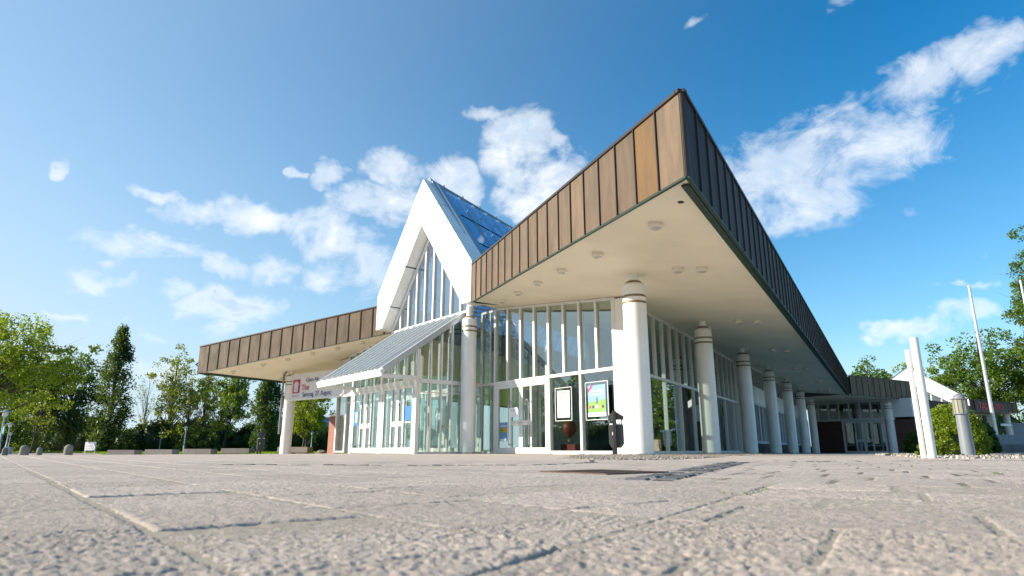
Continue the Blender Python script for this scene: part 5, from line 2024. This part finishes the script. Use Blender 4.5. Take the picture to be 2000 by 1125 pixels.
# second white gable, right of the far wing
g0 = Vector((37.7, 60.5, 0))
gd = Vector((0.86, -0.50, 0)).normalized()
G2 = Frame(g0, gd, (-gd.y, gd.x, 0))
g2 = thing('second_gable', 'distant white pointed gable with triangular glazing behind the white double pole', 'gable', g0)
HW, PK, SHD, IN = 4.4, 7.75, 4.6, 6.2
for sgn in (-1, 1):
    for k in range(3):
        x0, x1 = HW * k / 3 + 0.01, HW * (k + 1) / 3 - 0.01
        o_ = lambda x: PK - (PK - SHD) * x / HW
        i_ = lambda x: max(IN - (IN - 4.0) * x / (HW * 0.8), 4.0)
        p_ = [(x0, i_(x0)), (x1, i_(x1)), (x1, o_(x1)), (x0, o_(x0))]
        p_ = [(sgn * x, z) for x, z in p_]
        obj('gable_panel', MB().prism(G2, p_ if sgn > 0 else p_[::-1], 0, 0.7), 'white_panel', g2)
        obj('roof', MB().prism(G2, [(sgn * x0, o_(x0) + 0.01), (sgn * x1, o_(x1) + 0.01), (sgn * x1, o_(x1) + 0.06), (sgn * x0, o_(x0) + 0.06)][::sgn], -0.05, 12), 'verge_grey', g2)
for i in range(10):
    x = -3.9 + i * 0.78
    x1 = x + 0.78
    zt = lambda u: max(IN - 0.05 - (IN - 4.0) * abs(u) / (HW * 0.8), 3.9)
    obj('pane', MB().prism(G2, [(x + 0.06, 2.9), (x1 - 0.06, 2.9), (x1 - 0.06, zt(x1 - 0.06)), (x + 0.06, zt(x + 0.06))], 0.5, 0.52), 'glass', g2)
    obj('mullion', MB().box(G2, x1 - 0.058, x1 + 0.058, 0.45, 0.56, 0.8, zt(x1)), 'white_panel', g2)
    obj('pane', MB().box(G2, x + 0.06, x1 - 0.06, 0.5, 0.52, 0.8, 2.6), 'glass', g2)
obj('transom', MB().box(G2, -4, 4, 0.40, 0.448, 2.6, 2.9), 'white_panel', g2)
obj('back_wall', MB().box(G2, -4.3, 4.3, 5, 5.2, -0.3, 4.8), 'far_grey', g2)
for x in (-2.2, 2.4):
    obj('globe_lamp', MB().lathe(G2(x, -1.0, 1.3), [(0.05, 0), (0.28, 0.12), (0.34, 0.32), (0.28, 0.5), (0.02, 0.62)], 16).tube(G2(x, -1, -0.3), G2(x, -1, 1.3), 0.05), 'poster_white', g2, True)

# ------------------------------------------------------------------ buildings far left
def far_building(loc, L, D, H, rz, mats, label, rows, cols, band=None):
    t = thing('far_building', label, 'building', loc)
    F = Frame(loc, (math.cos(rz), math.sin(rz), 0), (-math.sin(rz), math.cos(rz), 0))
    obj('wall', MB().box(F, 0, L, 0, D, -1, H), mats[0], t)
    obj('roof', MB().box(F, -0.3, L + 0.3, -0.3, D + 0.3, H + 0.01, H + 0.35), mats[1], t)
    ww, wh = L / cols, H / rows
    for r in range(rows):
        for c in range(cols):
            x0, z0 = c * ww + ww * 0.15, r * wh + wh * 0.35
            wn = obj('window', MB().box(F, x0, x0 + ww * 0.7, -0.06, -0.002, z0, z0 + wh * 0.45), 'far_glass', t)
    return t


far_building(Vector((-51, 118, -0.4)), 26, 12, 3.4, R(8), ('far_white', 'far_blue'), 'long low white building with flat blue roof seen behind the leaning trunks', 1, 9)
far_building(Vector((-58, 150, -0.4)), 30, 14, 7.6, R(8), ('far_blue', 'far_grey'), 'taller blue grey building behind the low white one', 2, 10)
far_building(Vector((-73, 84, -0.4)), 11, 8, 2.2, R(30), ('far_grey', 'far_grey'), 'low grey building under the maple at the far left', 1, 5)
far_building(Vector((-28, 118, -0.4)), 12, 9, 2.6, R(4), ('far_grey', 'far_white'), 'small grey building behind trees between the left column and the porch', 1, 4)

# ------------------------------------------------------------------ trees, hedges, bushes
npr = np.random.RandomState(5)


def leaf_quads(P, size, up=0.25, jit=0.45):
    n = len(P)
    nrm = npr.normal(size=(n, 3))
    nrm[:, 2] += up
    nrm /= np.linalg.norm(nrm, axis=1)[:, None]
    t = np.cross(nrm, npr.normal(size=(n, 3)))
    t /= np.linalg.norm(t, axis=1)[:, None]
    b = np.cross(nrm, t)
    s = size * (1 + jit * npr.uniform(-1, 1, n))[:, None]
    return np.stack([P - t * s * 0.55, P + b * s * 0.30 - t * s * 0.05, P + t * s * 0.6, P - b * s * 0.30 - t * s * 0.05], 1)


def clumps(n, inside, cr, per, squash=0.8):
    """n leaf clumps spread through a crown given by inside(): a random point of it"""
    out, cen = [], []
    for i in range(n):
        c = np.array(inside())
        cen.append(c)
        k = max(6, int(per * npr.uniform(0.5, 1.5)))
        r = cr * npr.uniform(0.6, 1.35)
        d = npr.normal(size=(k, 3))
        d /= np.linalg.norm(d, axis=1)[:, None]
        d *= (npr.uniform(0.25, 1, k) ** 0.6)[:, None] * r
        d[:, 2] *= squash
        out.append(c + d)
    return np.concatenate(out), np.array(cen)


def ellipsoid(cx, cy, cz, rx, ry, rz, shell=0.45, lobes=0.25):
    ph = npr.uniform(0, 6.28, 4)

    def f():
        while True:
            d = npr.normal(size=3)
            d /= np.linalg.norm(d)
            th = math.atan2(d[1], d[0])
            k = 1 + lobes * (math.sin(3 * th + ph[0]) * 0.5 + math.sin(5 * th + ph[1] + 4 * d[2]) * 0.4 + math.sin(7 * d[2] + ph[2]) * 0.3)
            r = (npr.uniform(shell ** 3, 1)) ** (1 / 3) * k
            return (cx + d[0] * rx * r, cy + d[1] * ry * r, cz + d[2] * rz * r)
    return f


def limbs(name, base_r, H, cen, nl, lean=(0, 0), wob=0.25, crown_base=0.25):
    """tapered trunk with limbs that run out to some of the clumps, and twigs off the limbs"""
    m = MB()
    N = 7
    tr = []
    for i in range(N + 1):
        t = i / N
        tr.append(Vector((lean[0] * t + npr.uniform(-wob, wob) * t * 0.5, lean[1] * t + npr.uniform(-wob, wob) * t * 0.5, H * t)))
    rad = lambda t: base_r * (1 - 0.85 * t) * (1.35 if t == 0 else 1)
    for i in range(N):
        m.tube(tr[i], tr[i + 1], rad(i / N), rad((i + 1) / N), 8, False)
    idx = npr.permutation(len(cen))[:nl]
    for j in idx:
        c = Vector(cen[j])
        t0 = min(max((c.z / H - 0.22) * npr.uniform(0.7, 1.0), crown_base), 0.93)
        k = t0 * N
        i = int(k)
        p = tr[i].lerp(tr[min(i + 1, N)], k - i)
        mid = p.lerp(c, 0.5) + Vector((0, 0, (c - p).length * npr.uniform(-0.02, 0.12)))
        r = rad(t0) * 0.42
        m.tube(p, mid, r, r * 0.55, 5, False)
        m.tube(mid, c, r * 0.55, r * 0.12, 5, False)
        for q in range(2):
            e = c + Vector(npr.normal(size=3) * (c - p).length * 0.16)
            m.tube(mid.lerp(c, npr.uniform(0.2, 0.7)), e, r * 0.25, r * 0.06, 4, False)
    return m


def plant(name, label, cat, x, y, crown_mesh, trunk_mb, leaf, bark='bark', group=None, z=None):
    loc = on_ground(x / 0.969 if cat == 'tree' else x, y)
    if z is not None:
        loc.z = z
    t = thing(name, label, cat, loc, group)
    o = bpy.data.objects.new('crown', crown_mesh)
    if not crown_mesh.materials:
        crown_mesh.materials.append(M[leaf])
    COL.objects.link(o)
    o.parent = t
    WL[o] = loc.copy()
    if trunk_mb is not None:
        me = bpy.data.meshes.new('trunk')
        me.from_pydata([tuple(v) for v in trunk_mb.v], [], trunk_mb.f)
        finish(me, bark, True)
        q = bpy.data.objects.new('trunk', me)
        COL.objects.link(q)
        q.parent = t
        WL[q] = loc.copy()
    return t


def broad(name, label, x, y, H, rx, ry, cz, rz, n, cr, per, lsize, leaf, tr=0.18, nl=40, lean=(0, 0), shell=0.4, lobes=0.25, bark='bark', group=None, cb=0.22, thf=0.93, extra=None, up=0.25):
    P, cen = clumps(n, ellipsoid(lean[0] * 0.8, lean[1] * 0.8, cz, rx, ry, rz, shell, lobes), cr, per)
    if extra is not None:
        P2, c2 = extra
        P, cen = np.concatenate([P, P2]), np.concatenate([cen, c2])
    keep = P[:, 2] > 0.15
    me = quads_mesh('crown', leaf_quads(P[keep], lsize, up))
    return plant(name, label, 'tree', x, y, me, limbs(name, tr, H * thf, cen, nl, lean, 0.3, cb), leaf, bark, group)


def column_tree(name, label, x, y, H, r, n, cr, per, lsize, leaf, z0=0.02, tr=0.18, group=None, nl=50, belly=0.45):
    def f():
        t = npr.uniform(z0, 1)
        prof = (min(1, (t - z0) / 0.12 + 0.25)) * (1 - max(0, (t - belly) / (1 - belly)) ** 1.7) + 0.06
        a = npr.uniform(0, 6.28)
        q = r * prof * math.sqrt(npr.uniform(0.15, 1)) * (1 + 0.25 * math.sin(3 * a + 9 * t))
        return (q * math.cos(a), q * math.sin(a), H * t)
    P, cen = clumps(n, f, cr, per, 1.5)
    me = quads_mesh('crown', leaf_quads(P[P[:, 2] > 0.05], lsize, 0.1))
    return plant(name, label, 'tree', x, y, me, limbs(name, tr, H * 0.95, cen, nl, (0, 0), 0.15, 0.1), leaf, 'bark', group)


# maple that fills the left edge
ext = clumps(46, lambda: (npr.uniform(2.2, 6.6), npr.uniform(-2.5, 2.5), npr.uniform(3.6, 7.6) + npr.uniform(0, 1)), 0.55, 70)
broad('maple_tree', 'large bright yellow green maple filling the left edge', -39.5, 47.5, 10.6, 4.6, 4.6, 6.9, 4.0, 150, 0.85, 95, 0.20, 'leaf_yellow', 0.24, 70, (0.3, 0), 0.3, 0.35, extra=ext)
# dark trees in the middle left
broad('alder_tree', 'dark green round tree right of the bright maple', -58.5, 76, 11.8, 4.3, 4.0, 6.4, 5.4, 150, 0.95, 80, 0.26, 'leaf_dark', 0.28, 40, (0.4, 0), 0.2, 0.3)
broad('alder_tree', 'dark green tree between the round one and the poplar', -53.5, 78.5, 12.0, 4.4, 4.0, 6.6, 5.3, 150, 0.95, 80, 0.26, 'leaf_dark', 0.28, 40, (-0.6, 0), 0.2, 0.3)
column_tree('poplar_tree', 'tallest slender poplar rising above the dark trees on the left', -44.2, 71, 13.6, 1.9, 170, 0.62, 70, 0.22, 'leaf_dark', 0.02, 0.26, belly=0.35)
broad('sapling_tree', 'slim sapling with sparse yellow leaves in front of the dark trees', -48.2, 65.5, 6.6, 2.2, 2.0, 4.6, 2.3, 30, 0.40, 26, 0.22, 'leaf_pale', 0.10, 24, (0.6, 0), 0.2)
broad('willow_tree', 'low spreading dark shrub tree at the back of the path', -54.5, 70, 5.6, 4.2, 3.6, 2.4, 2.5, 90, 0.8, 85, 0.22, 'leaf_mid', 0.16, 16, (0, 0), 0.2)
broad('willow_tree', 'low dark shrub tree below the maple', -61.5, 66, 5.4, 4.4, 3.6, 2.5, 2.6, 90, 0.85, 85, 0.24, 'leaf_dark', 0.16, 16, (0, 0), 0.2)


# hedge behind the lawn
def hedge(name, label, x0, y0, x1, y1, H, D, n, leaf, lsize=0.2, cr=0.55, per=60):
    d = np.array([(x1 - x0) * 0.969, y1 - y0])
    L = np.linalg.norm(d)
    d = d / L

    def f():
        t = npr.uniform(0, L)
        o = npr.uniform(-D, D)
        hh = H * (0.85 + 0.22 * math.sin(t * 0.7 + x0) * math.sin(t * 0.31 + 1))
        return (d[0] * t - d[1] * o, d[1] * t + d[0] * o, npr.uniform(0.1, 1) ** 0.8 * hh)
    P, cen = clumps(n, f, cr, per)
    me = quads_mesh('foliage', leaf_quads(P[P[:, 2] > 0.02], lsize, 0.2))
    loc = on_ground(x0, y0)
    o = thing(name, label, 'hedge', loc)
    q = link_mesh('foliage', me, leaf)
    q.parent = o
    m = MB()
    k = int(L / 1.5)
    for i in range(k):
        t = (i + 0.5) * L / k
        hh = H * (0.85 + 0.22 * math.sin(t * 0.7 + x0) * math.sin(t * 0.31 + 1)) * 0.86
        m.lathe((d[0] * t, d[1] * t, 0), [(D * 0.8, -0.3), (D * 0.95, hh * 0.4), (D * 0.8, hh * 0.8), (D * 0.3, hh)], 9)
    me2 = bpy.data.meshes.new('inner_twigs')
    me2.from_pydata([tuple(v) for v in m.v], [], m.f)
    finish(me2, 'leaf_hedge', True)
    q = bpy.data.objects.new('inner_twigs', me2)
    COL.objects.link(q)
    q.parent = o
    return o


hedge('hedge', 'long dark hedge behind the lawn and the lamp posts', -52, 84, -24, 88, 3.9, 1.6, 420, 'leaf_hedge', 0.28, 0.7, 70)
hedge('hedge', 'dark hedge at the back between the left column and the porch', -27, 84, -10, 84, 3.2, 1.4, 220, 'leaf_hedge', 0.24, 0.7, 70)
hedge('hedge', 'far row of mid green shrubs behind the white low building', -110, 172, -20, 176, 6.5, 2.6, 330, 'leaf_mid', 0.6, 1.5, 45)
hedge('hedge', 'dark hedge at the far left behind the grey building', -92, 88, -54, 86, 4.6, 1.8, 260, 'leaf_hedge', 0.3, 1.0, 60)

# pale and green trees over the hedge
broad('birch_tree', 'thin nearly bare tree left of the yellow tree', -54.5, 96, 11.8, 1.8, 1.8, 7.6, 4.6, 30, 0.5, 14, 0.22, 'leaf_pale', 0.13, 44, (0, 0), 0.1, bark='bark')
broad('linden_tree', 'tall airy yellowish tree left of the roof tip', -44.5, 84, 13.4, 3.0, 2.8, 8.3, 5.2, 90, 0.62, 46, 0.24, 'leaf_pale', 0.18, 60, (0.2, 0), 0.15, 0.35)
broad('linden_tree', 'yellow green tree with low crown and slim trunk behind the third bench', -36.0, 72, 8.6, 3.4, 3.0, 4.9, 3.6, 95, 0.6, 48, 0.21, 'leaf_pale', 0.12, 50, (-0.1, 0), 0.15, 0.3)
broad('linden_tree', 'tall thin yellow green tree rising just left of the roof tip', -41.2, 86, 13.4, 2.4, 2.2, 8.6, 5.0, 70, 0.55, 40, 0.22, 'leaf_pale', 0.16, 60, (0.5, 0), 0.1, 0.35)
broad('ash_tree', 'green tree with leaning trunks under the left roof tip', -36.5, 80, 10.8, 2.6, 2.4, 6.4, 4.2, 90, 0.62, 55, 0.23, 'leaf_mid', 0.17, 40, (1.3, 0), 0.15, 0.35)
broad('ash_tree', 'green leaning tree right of the other one under the roof tip', -35.0, 79, 10.6, 2.1, 2.0, 6.6, 4.2, 85, 0.6, 55, 0.23, 'leaf_mid', 0.15, 40, (1.6, 0), 0.15, 0.35)
broad('shrub_tree', 'low dark green shrub beneath the leaning trees', -36.5, 76, 3.8, 2.6, 1.6, 1.6, 1.7, 60, 0.55, 60, 0.2, 'leaf_dark', 0.08, 10, (0, 0), 0.1)
broad('birch_tree', 'bare pale trunked birch beside the dark poplar', -30.2, 76, 9.2, 1.0, 1.0, 6.2, 3.2, 16, 0.35, 8, 0.2, 'leaf_pale', 0.11, 40, (1.0, 0), 0.1, bark='bark_pale')
column_tree('poplar_tree', 'dense dark poplar standing just left of the white column', -25.9, 68, 8.4, 1.25, 190, 0.45, 85, 0.17, 'leaf_dark', 0.0, 0.2, belly=0.55)
broad('linden_tree', 'airy green tree framed between the column and the porch', -24.6, 78, 8.6, 2.6, 2.4, 5.2, 3.5, 80, 0.6, 50, 0.21, 'leaf_mid', 0.14, 40, (0, 0), 0.15, 0.3)
broad('linden_tree', 'pale leafed tree close to the white column on its right', -29.5, 92, 10.2, 2.5, 2.4, 6.0, 4.2, 80, 0.6, 45, 0.24, 'leaf_pale', 0.15, 40, (0, 0), 0.15, 0.3)
ext = clumps(14, lambda: (npr.uniform(-1.8, 0.6), npr.uniform(-1, 1), npr.uniform(1.8, 3.2)), 0.45, 50)
broad('maple_tree', 'bright green young maple touching the brick pier', -17.9, 56, 6.6, 2.0, 2.0, 4.0, 2.5, 80, 0.48, 60, 0.17, 'leaf_yellow', 0.11, 40, (0.2, 0), 0.15, 0.3, extra=ext)

# right hand trees
broad('locust_tree', 'broad green tree rising behind the second gable and the red lettered sign', 68, 92, 17.4, 7.2, 6.0, 10.0, 6.6, 240, 1.15, 80, 0.34, 'leaf_mid', 0.4, 70, (0, 0), 0.25, 0.3)
broad('locust_tree', 'tall dark green tree cut by the right edge', 63.5, 72, 24.0, 4.2, 4.2, 15.0, 9.2, 240, 1.0, 80, 0.30, 'leaf_mid', 0.4, 80, (0, 0), 0.2, 0.35)
broad('locust_tree', 'green tree with open branches behind the restaurant', 76, 88, 16.0, 6.0, 5.0, 9.0, 6.2, 200, 1.05, 70, 0.32, 'leaf_mid', 0.34, 70, (0, 0), 0.2, 0.3)
broad('locust_tree', 'treetop showing over the far copper roof edge', 51.5, 92, 13.6, 3.4, 3.0, 9.0, 4.2, 80, 0.9, 60, 0.30, 'leaf_mid', 0.3, 40, (0, 0), 0.2, 0.3)
broad('locust_tree', 'feathery treetop above the far copper roof, left of the white gable', 65, 104, 15.6, 4.4, 4.0, 9.6, 5.0, 110, 0.9, 60, 0.32, 'leaf_yellow', 0.3, 50, (0, 0), 0.2, 0.3)
hedge('hedge', 'dark shrubs filling the back of the terrace', 46, 86, 92, 80, 6.0, 2.0, 240, 'leaf_mid', 0.34, 1.1, 60)


# clipped bushes by the poles
def bush(label, x, y, rx, rz, n, lsize, leaf, per=60, cz=0.48):
    def f():
        t = npr.uniform(0.0, 1.0) ** 0.85
        a = npr.uniform(0, 6.28)
        prof = math.sqrt(max(0.0, 1 - t ** 2.3)) * (0.86 + 0.14 * min(1, t / 0.25))
        k = (0.90 + 0.10 * npr.uniform()) * (1 + 0.05 * math.sin(5 * a + x) * math.sin(8 * t))
        return (math.cos(a) * rx * prof * k, math.sin(a) * rx * prof * k, rz * (t * 0.96 + 0.02))
    P, cen = clumps(n, f, 0.07 * rx / 0.5, per, 0.9)
    me = quads_mesh('crown', leaf_quads(P[P[:, 2] > 0.0], lsize, 0.3))
    core = MB().lathe((0, 0, 0), [(rx * 0.6, 0), (rx * 0.76, rz * 0.25), (rx * 0.74, rz * 0.5), (rx * 0.45, rz * 0.8), (0.0, rz * 0.9)], 14)
    t = plant('bush', label, 'bush', x, y, me, None, leaf, 'bark', 'clipped bushes in the gravel')
    me = bpy.data.meshes.new('inner_twigs')
    me.from_pydata([tuple(v) for v in core.v], [], core.f)
    finish(me, 'leaf_hedge', True)
    o = bpy.data.objects.new('inner_twigs', me)
    COL.objects.link(o)
    o.parent = t
    return t


bush('large bright green dome shaped bush behind the bollard light', 9.35, 13.35, 0.58, 1.03, 420, 0.034, 'leaf_bush', 70)
bush('small bright green bush at the foot of the double pole', 8.05, 12.3, 0.17, 0.30, 60, 0.03, 'leaf_bush', 50)
bush('dark green bush in shade right of the bollard light', 15.1, 20.4, 0.50, 1.02, 240, 0.06, 'leaf_dark', 60)
bush('dark green bush in shade left of the double pole', 13.35, 20.8, 0.42, 0.72, 200, 0.055, 'leaf_dark', 55)
bush('dark round bush between the double pole and the bright bush', 15.05, 22.4, 0.40, 1.30, 200, 0.06, 'leaf_dark', 55)
bush('small clipped ball bush on the terrace behind the flagpole', 28.4, 36.6, 0.5, 0.95, 120, 0.07, 'leaf_dark', 40)

hedge('hedge', 'dark hedge across the plaza outside the picture, mirrored low in the front glass', -64, 0, -60, 40, 4.5, 2.0, 240, 'leaf_hedge', 0.32, 1.1, 60)
# trees on the left that only the front glass shows, as its reflection
ref = [o for o in COL.objects if o.get('label') == 'dark green round tree right of the bright maple'][0]
k = 0
for (x, y, s) in ((-56, 27, 0.80), (-62, 20, 0.72), (-54, 12, 0.62), (-66, 35, 0.85), (-60, 5, 0.70), (-72, 14, 0.85), (-58, 42, 0.6)):
    dup(ref, Vector((x, y, ground_z(x, y))), 'dark tree across the plaza outside the picture, mirrored in the front glass', rnd.uniform(0, 6), 'trees across the plaza', s)
